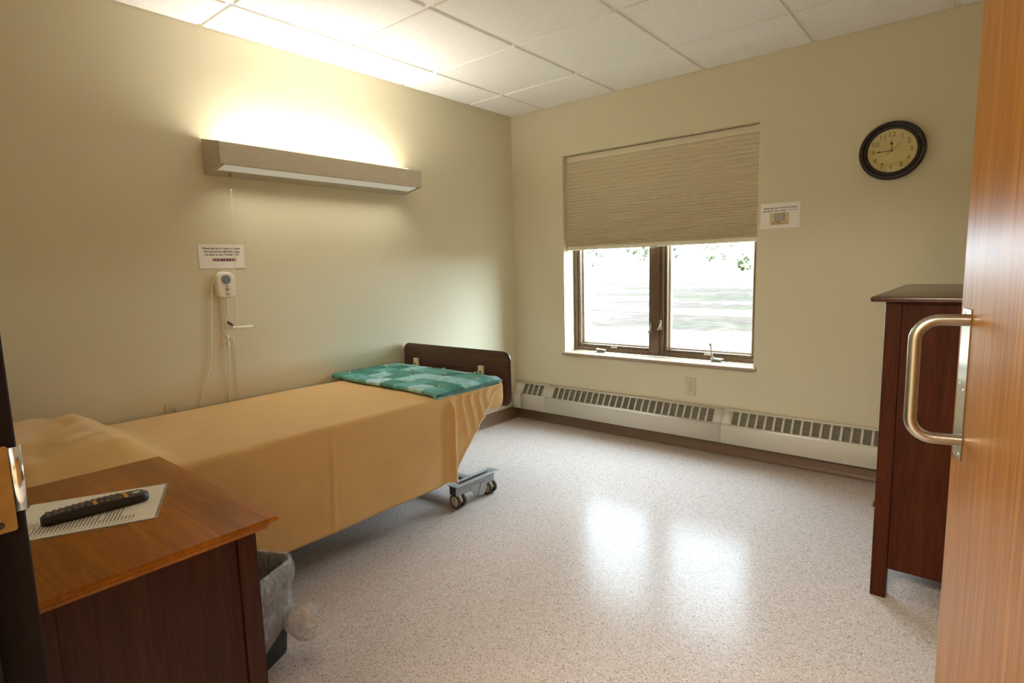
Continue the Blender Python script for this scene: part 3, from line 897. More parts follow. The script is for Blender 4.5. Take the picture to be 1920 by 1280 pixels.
for z0, z1 in ((0.905, 0.930), (0.868, 0.900)):
    lathe(b, [(0.004, z0), (0.0072, z0+0.004), (0.0072, z1-0.006), (0.0045, z1), (0, z1)], 12, at(0.015, -2.3135, 0))
obj('plug_connector', b, M['white'], cc)
b = B(); lathe(b, [(0.003, -0.105), (0.0062, -0.100), (0.0072, -0.05), (0.0085, -0.012), (0.0085, -0.002), (0.007, 0)], 14, at(0.020, -2.182, 0.960) @ Matrix.Rotation(math.radians(-92), 4, 'X') )
ph = obj('push_handle', b, M['white'], cc)
b = B(); lathe(b, [(0.0055, 0), (0.005, 0.004), (0, 0.0045)], 12, at(0.020, -2.182, 0.960) @ Matrix.Rotation(math.radians(-92), 4, 'X'))
obj('push_tip', b, M['bed_dark'], ph)

# ------------------------------------------------------------------ bed
bd = thing('hospital_bed', 'single adjustable bed with dark wooden footboard against the left wall', 'bed', (0.46, -2.25, 0))
b = B(); prism(b, rrect(0.012, 0.903, 0.452, 0.752, 0.040, 8), -1.188, -1.166, 'xz', 0.003, 2)
obj('footboard', b, M['foot'], bd)
b = B(); tube(b, [(x, -1.177, z) for x, z in rrect(0.012, 0.903, 0.452, 0.752, 0.040, 8)], 0.0105, 8, True)
for v in b.verts:
    v.co.x = 0.4575+(v.co.x-0.4575)*0.996; v.co.z = 0.602+(v.co.z-0.602)*0.985
obj('edge_trim', b, M['edge'], bd)
for x in (0.138, 0.705):
    b = B(); box(b, x-0.021, x+0.021, -1.204, -1.189, 0.40, 0.668, 0.003)
    k = obj('footboard_bracket', b, M['bracket'], bd)
    b = B(); lathe(b, [(0, 0), (0.006, 0), (0.0045, 0.003), (0, 0.003)], 12, at(x-0.003, -1.204, 0.632, '-y'))
    obj('bolt', b, M['bed_dark'], k)
b = B(); prism(b, rrect(0.012, 0.903, 0.42, 0.92, 0.040, 8), -3.405, -3.383, 'xz', 0.003, 2)
obj('headboard', b, M['foot'], bd)
b = B(); box(b, 0.02, 0.893, -3.36, -1.235, 0.4355, 0.588, 0.035, 4)
obj('mattress', b, M['mattress'], bd, smooth=40)
b = B()
box(b, 0.04, 0.07, -3.38, -1.36, 0.385, 0.430, 0.003); box(b, 0.80, 0.83, -3.38, -1.36, 0.385, 0.430, 0.003)
box(b, 0.117, 0.159, -1.44, -1.19, 0.400, 0.4345, 0.003); box(b, 0.684, 0.726, -1.44, -1.19, 0.400, 0.4345, 0.003)
for y in (-3.36, -2.9, -2.45, -2.0, -1.6, -1.42): box(b, 0.07, 0.80, y-0.02, y+0.02, 0.39, 0.425, 0.002)
box(b, 0.06, 0.81, -3.35, -1.42, 0.4255, 0.4345)
obj('deck_frame', b, M['bed_grey'], bd)
def bed_base(yc, x_out=0.915):
    y0, y1 = yc-0.165, yc+0.165
    for xo in (x_out, 0.105):
        x0, x1 = xo-0.060, xo
        b = B()
        # channel: flanged plate with a long trough
        box(b, x0-0.006, x0+0.014, y0, y1, 0.116, 0.121, 0.001, 1); box(b, x1-0.018, x1+0.006, y0, y1, 0.116, 0.121, 0.001, 1)
        box(b, x0+0.014, x1-0.018, y0, y0+0.045, 0.116, 0.121); box(b, x0+0.014, x1-0.018, y1-0.045, y1, 0.116, 0.121)
        box(b, x1-0.010, x1-0.005, y0+0.004, y1-0.035, 0.066, 0.116); box(b, x0+0.005, x0+0.010, y0+0.004, y1-0.035, 0.066, 0.116)
        e = obj('base_beam', b, M['bed_grey'], bd)
        b = B(); box(b, x0+0.0145, x1-0.0185, y0+0.046, y1-0.046, 0.088, 0.094)
        obj('trough', b, M['bed_dark'], e, smooth=0)
        b = B()
        prism(b, [(yc-0.065, 0.092), (yc-0.03, 0.030), (yc-0.005, 0.030), (yc+0.02, 0.092)], x1-0.0045, x1-0.0015, 'yz')
        prism(b, [(yc+0.02, 0.090), (yc-0.005, 0.028), (yc+0.035, 0.020), (yc+0.06, 0.045), (yc+0.06, 0.09)], x1-0.001, x1+0.003, 'yz')
        obj('brake_bracket', b, M['bed_grey'], e)
        b = B(); box(b, x0+0.010, x1-0.010, y0+0.002, y0+0.006, 0.075, 0.112)
        obj('end_plug', b, M['bed_dark'], e)
        for yy in (y0+0.032, y1-0.060):
            xw = x1-0.022
            R = 0.0375
            b = B()
            lathe(b, [(0.009, 0.066), (0.009, 0.095)], 14, at(xw, yy, 0))
            prism(b, [(xw-0.030+0.060*i/10, 0.0405+0.033*math.sin(PI*i/10)) for i in range(11)], yy-0.0105, yy+0.0105, 'xz', 0.002, 1)
            cs = obj('caster', b, M['caster'], bd)
            for s in (-1, 1):
                b = B()
                W = at(xw, yy+s*0.012, R+0.0005, 'y' if s > 0 else '-y')
                lathe(b, [(0.024, 0), (R-0.003, 0), (R, 0.003), (R, 0.013), (R-0.004, 0.016), (0.0285, 0.016), (0.0285, 0.012), (0.024, 0.012)], 32, W, False, False)
                obj('tyre', b, M['tyre'], cs)
                b = B(); lathe(b, [(0.0, 0.002), (0.0283, 0.002), (0.0283, 0.0135), (0.022, 0.0165), (0, 0.0170)], 28, W, False, False)
                obj('hub_cap', b, M['caster'], cs)
    b = B()
    box(b, 0.115, x_out-0.066, yc-0.025, yc+0.025, 0.070, 0.110, 0.004)
    obj('cross_tube', b, M['bed_grey'], bd)
bed_base(-1.475); bed_base(-3.05)
b = B()
box(b, 0.44, 0.50, -3.024, -1.501, 0.072, 0.108, 0.003)
for y0, y1 in ((-1.56, -1.95), (-2.96, -2.55)):
    for x in (0.30, 0.60):
        tube(b, [(x, y0, 0.12), (x, y1, 0.37)], 0.016, 10)
obj('lift_frame', b, M['bed_dark'], bd)

# bedspread
sp = thing('bedspread', 'tan bedspread draped over the mattress with a raised pillow end', 'bedspread', (0.46, -2.25, 0.6))
TOPZ = 0.606
def sm(a, c, x):
    t = max(0, min(1, (x-a)/(c-a))); return t*t*(3-2*t)
def bump_top(x, y):
    e = sm(-2.86, -3.02, y)
    side = sm(0.02, 0.13, x)*(1-sm(0.72, 0.90, x)*0.9)
    endd = 1-sm(-3.25, -3.37, y)*0.6
    hgt = 0.080*e*side*endd
    wr = noise.noise(Vector((x*5, y*7, 1.3)))*0.010*e*side + abs(noise.noise(Vector((x*9+y*6, y*4-x*3, 4.1))))*0.022*sm(-2.78, -2.95, y)*side
    wr += 0.0030*noise.noise(Vector((x*2.2, y*2.2, 0)))
    return hgt+wr
YH = -3.375
ZHEM = 0.163
def yfoot(z):
    t = (TOPZ-z)/(TOPZ-ZHEM)
    return -1.262-0.400*(t**0.95)
def side_x(y, z):
    t = (TOPZ-z)/(TOPZ-ZHEM)
    x = 0.916+0.012*sm(0, 0.25, t)
    # soft hanging folds, growing towards the hem
    x += 0.0045*t*noise.noise(Vector((y*3.1, z*1.2, 7.0)))*2
    x += 0.006*t*math.sin((y+0.18*z)*13.0)*sm(-2.9, -1.7, y)*0.8
    x += 0.004*math.exp(-((y+2.335+0.02*t)/0.008)**2)*sm(0.03, 0.15, t)       # seam crease
    # sharp standing fold near the foot corner
    yr = -1.658
    d = y-yr
    a = sm(0.02, 0.16, t)
    x += a*(0.024*math.exp(-(d/0.011)**2) - 0.012*math.exp(-((d+0.045)/0.030)**2) - 0.022*sm(0.0, 0.06, d))
    # small folds gathered under the quilt
    g = sm(0.0, 0.03, t)*(1-sm(0.35, 0.75, t))
    for yk, am in ((-1.585, 0.011), (-1.52, 0.010), (-1.455, 0.010), (-1.395, 0.009)):
        yy = yk+0.10*t
        x += am*g*math.exp(-((y-yy)/0.014)**2)
    return x
rows = []
YR = -1.658                                     # the standing fold runs straight down here
def yrow(i, z):
    if i <= 220:
        u = i/220
        return YH+(YR-YH)*(1-(1-u)**1.5)
    return YR+(max(yfoot(z), YR+0.002)-YR)*(i-220)/70
def ytop(i):
    return yrow(i, TOPZ) if i <= 220 else YR+(-1.225-YR)*(i-220)/70
for i in range(291):
    row = []
    y0 = yrow(i, TOPZ)
    for j in range(31):
        x = 0.014+(0.893-0.014)*j/30
        yy = ytop(i)+(y0-ytop(i))*sm(0.5, 1.0, j/30)
        row.append((x, yy, TOPZ+bump_top(x, y0)-0.016*(1-sm(0, 0.10, x-0.010))))
    for j in range(1, 6):
        a = PI/2*j/6
        z = TOPZ-0.022+0.022*math.cos(a)
        row.append((0.893+0.023*math.sin(a), y0, z+bump_top(0.895, y0)*math.cos(a)))
    for j in range(0, 37):
        z = TOPZ-0.022-(TOPZ-0.022-ZHEM)*(j/36)
        y = yrow(i, z)
        row.append((side_x(y, z), y, z+0.006*noise.noise(Vector((y*4, 0, 2)))*(j/36)))
    rows.append(row)
ridge_line = [Vector(p) for p in rows[220][42:]]
b = B()
grid(b, rows)
hem_line = [Vector(p) for p in rows[-1][36:]]
cl = obj('cover', b, M['spread'], sp, smooth=180)
md = cl.modifiers.new('thickness', 'SOLIDIFY'); md.thickness = 0.004; md.offset = -1
# tucked end over the mattress corner
plan = [(0.896, -1.52)]+[(0.896+0.009*max(0, i-3)/2, -1.45+0.2*i/6) for i in range(6)]+[(0.855+0.050*math.cos(a), -1.264+0.050*math.sin(a)) for a in [PI/2*i/8 for i in range(9)]]+[(0.855-0.843*i/12, -1.214) for i in range(1, 13)]
rr = []
for (x, y) in plan:
    cx, cy = 0.50, -2.0
    r = []
    for k in range(14):
        t = k/13
        z = 0.602-0.142*t
        pull = 0.020*(1-math.sqrt(max(0, 1-max(0, (t-0.55)/0.45)**2)))+0.012*(1-math.sqrt(max(0, 1-max(0, (0.3-t)/0.3)**2)))
        nx, ny = (x-0.455)/0.45, (y+1.6)/0.386
        if y > -1.215: px, py = 0, 1
        elif x > 0.895 and y < -1.27: px, py = 1, 0
        else: px, py = (x-0.855)/0.05, (y+1.264)/0.05
        wob = 0.004*noise.noise(Vector((x*14, y*14, z*9)))
        r.append((x-px*(pull-wob), y-py*(pull-min(0, wob)), z))
    rr.append(r)
b = B(); grid(b, rr)
tk = obj('tucked_end', b, M['spread'], sp, smooth=180)
md = tk.modifiers.new('thickness', 'SOLIDIFY'); md.thickness = 0.004; md.offset = 1
b = B(); tube(b, [p+Vector((0.001, 0.001, 0)) for p in hem_line], 0.0048, 8)
obj('hem', b, M['hem'], sp)
b = B(); tube(b, [p+Vector((0.0, 0.001, 0)) for p in ridge_line], [0.0012+0.0022*min(1, i/12) for i in range(len(ridge_line))], 8)
obj('fold_highlight', b, M['hem'], sp)  # added pale tube, painting the window light along the fold crest

# quilt, folded double, at the foot of the bed
ql = thing('folded_quilt', 'folded green patchwork quilt with yarn ties across the foot of the bed', 'quilt', (0.44, -1.48, 0.615))
QX0, QX1, QY0, QY1 = 0.010, 0.912, -1.735, -1.240
def quilt_z(x, y, layer):
    z = 0.0
    z += 0.0035*math.sin((x-QX0)/0.115*PI)**2*math.sin((y-QY0)/0.115*PI)**2
    z += 0.005*noise.noise(Vector((x*7, y*9, layer)))+0.003*noise.noise(Vector((x*22, y*22, 3+layer)))
    return z
rows, uvs = [], []
NX = 80
prof = []
for i in range(42): prof.append(('b', QY1-0.020+(QY0+0.012-QY1+0.020)*i/41))
for i in range(1, 9): prof.append(('a', i/9))
for i in range(64): prof.append(('t', QY0+0.012+(QY1-QY0-0.012)*i/63))
for kind, q in prof:
    row = []
    for j in range(NX+1):
        x = QX0+(QX1-QX0)*j/NX
        skew = -0.012*sm(0.5, 0.9, x)+0.012*noise.noise(Vector((x*5, 0, 0)))
        droop = -0.013*sm(0.875, 0.912, x)
        if kind == 'b': y, z = q, 0.6145+quilt_z(x, q, 9)*0.2
        elif kind == 't': y, z = q, 0.6335+quilt_z(x, q, 0)*0.8-0.006*sm(QY1-0.05, QY1, q)
        else:
            a = PI*q
            y = QY0+0.012-0.012*math.sin(a); z = 0.624-0.0095*math.cos(a)+quilt_z(x, y, 0)*q
        row.append((x, y+skew, z+droop))
    rows.append(row)
b = B()
V = grid(b, rows)
uvl = b.loops.layers.uv.new('UV')
vi = {}
dist = 0
for i, (kind, q) in enumerate(prof):
    if i:
        dist += (Vector(rows[i][0])-Vector(rows[i-1][0])).length
    for j in range(NX+1): vi[V[i][j]] = (QX0+(QX1-QX0)*j/NX, dist)
for f in b.faces:
    for lp in f.loops: lp[uvl].uv = vi[lp.vert]
q = obj('patchwork', b, M['quilt'], ql, smooth=180)
md = q.modifiers.new('thickness', 'SOLIDIFY'); md.thickness = 0.006; md.offset = 0
b = B()
rows = []
for i in range(30):
    y = QY1-0.012+(QY0+0.035-QY1)*i/29
    rows.append([(QX0+0.004+(QX1-0.002-QX0)*j/40, y, 0.6240+0.0012*noise.noise(Vector((j*0.3, y*9, 5)))-0.013*sm(0.875, 0.912, QX0+(QX1-QX0)*j/40)) for j in range(41)])
grid(b, rows)
q = obj('batting', b, M['quilt_back'], ql, smooth=180)
md = q.modifiers.new('thickness', 'SOLIDIFY'); md.thickness = 0.005; md.offset = 0
tie0 = None
for iy in range(4):
    for ix in range(7):
        if (ix+iy) % 2: continue
        x = QX0+0.10+ix*0.125+rnd.uniform(-0.015, 0.015); y = QY0+0.075+iy*0.125+rnd.uniform(-0.012, 0.012)
        if x > QX1-0.03 or y > QY1-0.03: continue
        b = B()
        ang = rnd.uniform(0, 6.28); rr_ = 0.011
        for s in (-1, 1):
            a = ang+s*1.1
            tip = Vector((math.cos(a), math.sin(a), 0))*rr_*rnd.uniform(1.1, 1.7)
            tube(b, spline([(0, 0, 0), tuple(tip*0.5+Vector((0, 0, 0.010))), tuple(tip+Vector((0, 0, 0.006))), tuple(tip*1.25+Vector((0, 0, 0.003)))], 4), 0.0023, 6)
        lathe(b, [(0, -0.003), (0.003, -0.001), (0.003, 0.002), (0, 0.003)], 8)
        bmesh.ops.translate(b, verts=b.verts[:], vec=Vector((x, y, 0.6390+quilt_z(x, y, 0)*0.8)))
        obj('yarn_tie', b, M['yarn'], ql)

# ------------------------------------------------------------------ nightstand
NX0, NX1, NY0, NY1, NZ = 1.143, 1.813, -3.446, -3.024, 0.72
ns = thing('nightstand', 'cherry wooden nightstand with an orange brown top in the left foreground', 'nightstand', (1.478, -3.24, 0))
b = B()
box(b, NX0, NX1, NY0, NY1, NZ-0.028, NZ, 0.009, 3)
for v in b.verts:                                   # rounded upper lip, undercut below
    if v.co.z < NZ-0.017:
        v.co.x += 0.013 if v.co.x < (NX0+NX1)/2 else -0.013
        if v.co.y > (NY0+NY1)/2: v.co.y -= 0.013
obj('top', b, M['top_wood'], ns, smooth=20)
PXs, PYs = (NX0+0.045, NX1-0.045), (NY0+0.008, NY1-0.034)
for px in (0, 1):
    for py in (0, 1):
        x0 = PXs[0] if px == 0 else PXs[1]-0.045
        y0 = PYs[0] if py == 0 else PYs[1]-0.040
        b = B(); box(b, x0, x0+0.045, y0, y0+0.040, 0, NZ-0.0285, 0.003)
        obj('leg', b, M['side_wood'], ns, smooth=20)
for x0, x1 in ((PXs[0]+0.008, PXs[0]+0.026), (PXs[1]-0.026, PXs[1]-0.008)):
    b = B(); box(b, x0, x1, PYs[0]+0.0405, PYs[1]-0.0405, 0.10, NZ-0.029)
    obj('side_panel', b, M['side_wood'], ns, smooth=0)
b = B(); box(b, PXs[0]+0.0455, PXs[1]-0.0455, PYs[0]+0.010, PYs[0]+0.025, 0.10, NZ-0.03)
obj('back_panel', b, M['side_wood'], ns, smooth=0)
b = B(); box(b, PXs[0]+0.0455, PXs[1]-0.0455, PYs[0]+0.026, PYs[1]-0.025, 0.10, 0.118)
box(b, PXs[0]+0.0455, PXs[1]-0.0455, PYs[1]-0.024, PYs[1]-0.006, NZ-0.06, NZ-0.0295)
box(b, PXs[0]+0.0455, PXs[1]-0.0455, PYs[1]-0.024, PYs[1]-0.006, 0.085, 0.118)
obj('rails', b, M['side_wood'], ns, smooth=0)
for k in range(3):
    z0 = 0.121+k*0.180
    b = B(); box(b, PXs[0]+0.048, PXs[1]-0.048, PYs[1]-0.022, PYs[1]-0.002, z0, z0+0.175, 0.003)
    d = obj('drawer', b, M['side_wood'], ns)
    for x in (1.36, 1.596):
        b = B(); lathe(b, [(0.006, 0), (0.006, 0.010), (0.014, 0.016), (0.013, 0.022), (0, 0.024)], 16, at(x, PYs[1]-0.002, z0+0.088, 'y'))
        obj('knob', b, M['brass'], d)

# laminated sheet and remote control
A = Vector((1.411, -3.097, 0)); e1 = Vector((0.907, -0.421, 0)).normalized(); e2 = Vector((-e1.y, e1.x, 0))*-1
pp = thing('laminated_sheet', 'white laminated printed sheet lying on the nightstand under the remote', 'sheet of paper', tuple(A+e1*0.113+e2*0.137+Vector((0, 0, NZ))))
def onsheet(bm, a0, a1, c0, c1, z0, z1):
    m = Matrix(((e1.x, e2.x, 0, A.x), (e1.y, e2.y, 0, A.y), (0, 0, 1, 0), (0, 0, 0, 1)))
    return box(bm, a0, a1, c0, c1, z0, z1, mtx=m)
b = B(); onsheet(b, -0.001, 0.227, -0.001, 0.271, NZ+0.0004, NZ+0.0011)
obj('laminate', b, M['laminate'], pp, smooth=0)
b = B(); onsheet(b, 0.004, 0.222, 0.005, 0.266, NZ+0.0012, NZ+0.0015)
sh_ = obj('printed_page', b, M['paper'], pp, smooth=0)
b = B()
for i in range(27):
    c = 0.045+i*0.0066
    onsheet(b, 0.207, 0.211, c, c+0.0024, NZ+0.0016, NZ+0.00175)
    L = rnd.choice([0.02, 0.035, 0.06, 0.075, 0.085]) if i > 3 else 0.02
    onsheet(b, 0.200-L, 0.200, c, c+0.0026, NZ+0.0016, NZ+0.00175)
    if rnd.random() < 0.6 and L > 0.05: onsheet(b, 0.190-L-0.02, 0.190-L-0.004, c, c+0.0026, NZ+0.0016, NZ+0.00175)
for i in range(7):
    onsheet(b, 0.13+0.004*(i % 2), 0.165+0.006*(i % 3), 0.222+i*0.005, 0.2235+i*0.005, NZ+0.0016, NZ+0.00175)
obj('print', b, M['grey_ink'], pp, smooth=0)

RMC = Vector((1.470, -3.258, NZ+0.0020))
rot = math.atan2(0.185, 0.012)
rm = thing('remote_control', 'black remote control with rows of small keys on the white sheet', 'remote', tuple(RMC), rot)
# local: +x towards the head, y across, z up
b = B()
outline = []
def rw(x):  # half width along the remote
    return 0.0185+0.0065*sm(-0.095, 0.02, x)
xsr = [-0.096+0.192*i/24 for i in range(25)]
secs_ = []
for x in xsr:
    f = 1.0
    dx = (abs(x)-0.080)/0.016
    if dx > 0: f = math.sqrt(max(0.02, 1-dx*dx*0.93))
    hw = rw(x)*f
    ztop = 0.0175+0.004*math.cos((x+0.02)*14)
    ztop *= (0.80+0.20*f)
    sec = [(-hw*0.80, 0.0), (-hw*0.97, 0.003), (-hw, 0.008), (-hw*0.97, ztop-0.003), (-hw*0.86, ztop), (0, ztop+0.001), (hw*0.86, ztop), (hw*0.97, ztop-0.003), (hw, 0.008), (hw*0.97, 0.003), (hw*0.80, 0.0)]
    secs_.append([(x, y, z) for y, z in sec])
Vv = grid(b, secs_, closed_u=True)
b.faces.new(Vv[0]); b.faces.new(Vv[-1][::-1])
bmesh.ops.recalc_face_normals(b, faces=b.faces[:])
obj('remote_body', b, M['black'], rm, smooth=50, world=False)
def rz(x): return 0.0175+0.004*math.cos((x+0.02)*14)+0.0006
for i in range(13):
    x = 0.052-i*0.0112
    for j in (-1, 0, 1):
        if i in (3, 6) and j == 0: continue
        b = B()
        yj = j*rw(x)*0.56
        prism(b, rrect(x-0.0037, x+0.0037, yj-0.0048, yj+0.0048, 0.0024, 3), rz(x)-0.0015, rz(x)+0.0018, 'xy', 0.0008, 1)
        org = (i == 0) or (i == 5 and j != 1)
        o = obj('key', b, M['key_orange'] if org else M['key'], rm, world=False)
        if org: o['label'] = 'orange key'
b = B()
for k in range(3):
    box(b, 0.066, 0.082, -0.0018, 0.0018, rz(0.072)+0.0004, rz(0.072)+0.0009, mtx=Matrix.Translation((0.074, 0, 0)) @ Matrix.Rotation(k*PI/3+0.4, 4, 'Z') @ Matrix.Translation((-0.074, 0, 0)))
obj('logo_mark', b, M['paper'], rm, smooth=0, world=False)

# ------------------------------------------------------------------ waste bin and liner
e1b = Vector((0.42, -0.91, 0)).normalized()
ang = math.atan2(e1b.y, e1b.x)
e2b = Vector((-0.91, -0.42, 0)).normalized()     # local -y ... the hidden side
LB, WB, HB = 0.215, 0.185, 0.305
cb = Vector((1.232, -2.730, 0))+e1b*(LB/2)+e2b*(WB/2)
bn = thing('waste_bin', 'black plastic waste bin on the floor between nightstand and bed', 'waste bin', (cb.x, cb.y, 0), ang)
# local +x = e1b ; local +y = rotate(e1b, 90deg) = (0.91, 0.42) -> towards the room
def bin_ring(t, grow=0.0, n=10):
    a, c = LB/2+0.022*t+grow, WB/2+0.020*t+grow
    return rrect(-a, a, -c, c, 0.035+0.008*t+grow, n)
b = B()
rows = []
for i in range(9):
    t = i/8
    rows.append([(x, y, 0.001+HB*t) for x, y in bin_ring(t)])
rows.append([(x, y, 0.001+HB) for x, y in bin_ring(1, 0.006)])
rows.append([(x, y, 0.001+HB-0.008) for x, y in bin_ring(1, 0.006)])
V = grid(b, rows, closed_u=True)
b.faces.new(V[0][::-1])
o = obj('bin_body', b, M['black'], bn, smooth=40, world=False)
md = o.modifiers.new('thickness', 'SOLIDIFY'); md.thickness = 0.0022; md.offset = -1
lb = thing('bin_liner', 'clear plastic bag lining the waste bin, with a gathered knot at its side', 'plastic bag', (cb.x, cb.y, 0.1), ang)
b = B()
rows = []
def jit(p, amp, k, zf=1.0):
    v = Vector((p[0]*18+k, p[1]*18, p[2]*9))
    d = noise.noise(v)*amp+abs(noise.noise(v*2.6))*amp*0.8
    n2 = Vector((p[0], p[1], 0)).normalized()
    return (p[0]+n2.x*d, p[1]+n2.y*d, p[2]+zf*amp*0.3*noise.noise(v*1.7))
# inside: from low in the bin up to the rim, over, and down outside
for z, g in ((0.06, -0.020), (0.11, -0.014), (0.17, -0.010), (0.23, -0.009), (0.28, -0.010)):
    t = z/HB
    rows.append([jit((x, y, z-0.1), 0.004, 3) for x, y in bin_ring(t, g, 12)])
for z, g in ((HB+0.006, -0.004), (HB+0.012, 0.003), (HB+0.008, 0.0095), (HB-0.004, 0.0125)):
    rows.append([jit((x, y, z-0.1), 0.0014, 5, 0.6) for x, y in bin_ring(1, g, 12)])
for i in range(1, 15):
    z = HB-0.004-0.205*i/14
    t = z/HB
    row = []
    for x, y in bin_ring(t, 0.0135+0.004*math.sin(i*0.7), 12):
        p = jit((x, y, z-0.1), 0.0042, 11)
        # the hem is drawn up towards the knot corner (-x, +y)
        cdist = math.hypot(x+LB/2, y-WB/2)
        lift = 0.030*sm(8, 14, i)*math.exp(-(cdist/0.06)**2)
        row.append((p[0], p[1], p[2]+lift-0.035*sm(9, 14, i)*sm(0.02, 0.2, cdist)))
    rows.append(row)
grid(b, rows, closed_u=True)
obj('liner_film', b, M['bag'], lb, smooth=180, world=False)
# gathered knot at the corner, fanned out
def loc(wx, wy, wz):
    v = Vector((wx-cb.x, wy-cb.y, 0))
    return Vector((v.dot(e1b), v.dot(Vector((0.91, 0.42, 0)).normalized()), wz-0.1))
c0 = loc(1.252, -2.742, 0.105)
tipd = (loc(1.318, -2.690, 0.108)-c0)
dirk = tipd.normalized(); sidek = Vector((0, 0, 1)); acr = dirk.cross(sidek)
b = B()
rows = []
for i in range(12):
    t = i/11
    r = (0.028+0.022*math.sin(PI*t*0.85))*(1.0 if t < 0.8 else 1-(t-0.8)*0.9)
    cen = c0+dirk*(0.105*t-0.014)+sidek*(-0.004*t)
    row = []
    for k in range(36):
        a = 2*PI*k/36
        wob = 1+0.34*math.sin(8*a+2*t)*(0.3+t)*0.9+0.10*math.sin(19*a-3*t)*t+0.25*noise.noise(Vector((math.cos(a)*2, math.sin(a)*2, t*3)))
        row.append(cen+(sidek*math.sin(a)*1.1+acr*math.cos(a)*0.55)*r*wob+dirk*0.010*math.sin(5*a)*t)
    rows.append(row)
grid(b, rows, closed_u=True)
obj('bag_knot', b, film_mat('bag_knot_film', C(0.95, 0.97, 1.0), 0.66, 0.12, crease=0.85), lb, smooth=180, world=False)

# ------------------------------------------------------------------ wardrobe
wd = thing('wardrobe', 'tall dark mahogany cabinet standing against the right wall behind the door', 'cabinet', (2.97, -0.70, 0))
WX, WXR, WY0, WY1, WH = 2.672, 3.270, -1.262, -0.15, 1.074
b = B(); box(b, WX-0.042, WXR+0.012, WY0-0.030, WY1+0.030, WH, WH+0.018, 0.006, 3)
obj('top', b, M['ward_top'], wd, smooth=20)
for x0 in (WX, WXR-0.048):
    for y0 in (WY0, WY1-0.048):
        b = B(); box(b, x0, x0+0.048, y0, y0+0.048, 0, WH-0.001, 0.003)
        obj('leg', b, M['ward_wood'], wd, smooth=20)
for y0, y1 in ((WY0+0.008, WY0+0.024), (WY1-0.024, WY1-0.008)):
    b = B(); box(b, WX+0.0485, WXR-0.0485, y0, y1, 0.112, WH-0.002)
    obj('side_panel', b, M['ward_wood'], wd, smooth=0)
b = B(); box(b, WXR-0.020, WXR-0.008, WY0+0.0485, WY1-0.0485, 0.10, WH-0.002)
obj('back_panel', b, M['ward_wood'], wd, smooth=0)
b = B(); box(b, WX+0.03, WXR-0.021, WY0+0.025, WY1-0.025, 0.112, 0.130)
box(b, WX+0.004, WX+0.024, WY0+0.0485, WY1-0.0485, 0.10, 0.150); box(b, WX+0.004, WX+0.024, WY0+0.0485, WY1-0.0485, WH-0.045, WH-0.001)
obj('rails', b, M['ward_wood'], wd, smooth=0)
b = B(); box(b, WX+0.001, WX+0.022, WY0+0.0505, WY1-0.0505, 0.153, 0.455, 0.003)
d = obj('drawer', b, M['ward_wood'], wd)
for y in (-1.17, -0.25):
    b = B(); lathe(b, [(0.005, 0), (0.005, 0.008), (0.013, 0.013), (0.012, 0.018), (0, 0.020)], 16, at(WX+0.001, y, 0.312, '-x'))
    obj('knob', b, M['brass'], d)
yc = (WY0+WY1)/2
for s in (-1, 1):
    y0, y1 = (WY0+0.0505, yc-0.002) if s < 0 else (yc+0.002, WY1-0.0505)
    b = B(); box(b, WX+0.001, WX+0.022, y0, y1, 0.459, WH-0.048, 0.003)
    d = obj('door', b, M['ward_wood'], wd)
    b = B(); lathe(b, [(0.005, 0), (0.005, 0.008), (0.013, 0.013), (0.012, 0.018), (0, 0.020)], 16, at(WX+0.001, yc+s*0.035, 0.74, '-x'))
    obj('knob', b, M['brass'], d)

# ------------------------------------------------------------------ door and frame
DA = math.radians(13.3)
DL = 1.08
free = Vector((2.900, -2.370, 0)); dd = Vector((-math.sin(DA), math.cos(DA), 0))
hinge = free-dd*DL
dr = bpy.data.objects.new('door_1', None); COL.objects.link(dr); structure(dr)
dr.location = hinge; dr.rotation_euler = (0, 0, PI/2+DA)
b = B(); box(b, 0, DL, -0.045, 0, 0.012, 2.14, 0.0015, 1)
obj('door_slab', b, M['door_wood'], dr, smooth=0, world=False)
b = B(); box(b, DL-0.066, DL-0.016, 0.0003, 0.0016, 0.888, 1.136, 0.0005, 1)
plt = obj('pull_plate', b, M['bright_steel'], dr, smooth=0, world=False)
b = B()
for x, z in ((DL-0.030, 1.128), (DL-0.052, 1.122), (DL-0.030, 1.012), (DL-0.052, 1.004), (DL-0.030, 0.905), (DL-0.052, 0.897)):
    lathe(b, [(0, 0), (0.0028, 0), (0.0022, 0.0012), (0, 0.0014)], 10, at(x, 0.0016, z, 'y'))
obj('screws', b, M['steel'], plt, world=False)
hx, z0, z1, dep, rad = DL-0.060, 0.922, 1.119, 0.072, 0.034
path = [(hx, 0.0018, z1)]
path += [(hx, dep-rad, z1)]
for i in range(1, 9):
    a = PI/2*i/8
    path.append((hx, dep-rad+rad*math.sin(a), z1-rad+rad*math.cos(a)))
path += [(hx, dep, z0+rad)]
for i in range(1, 9):
    a = PI/2*i/8
    path.append((hx, dep-rad+rad*math.cos(a), z0+rad-rad*math.sin(a)))
path += [(hx, 0.0018, z0)]
b = B(); tube(b, path, 0.0095, 16)
obj('pull_handle', b, M['satin'], dr, smooth=60, world=False)

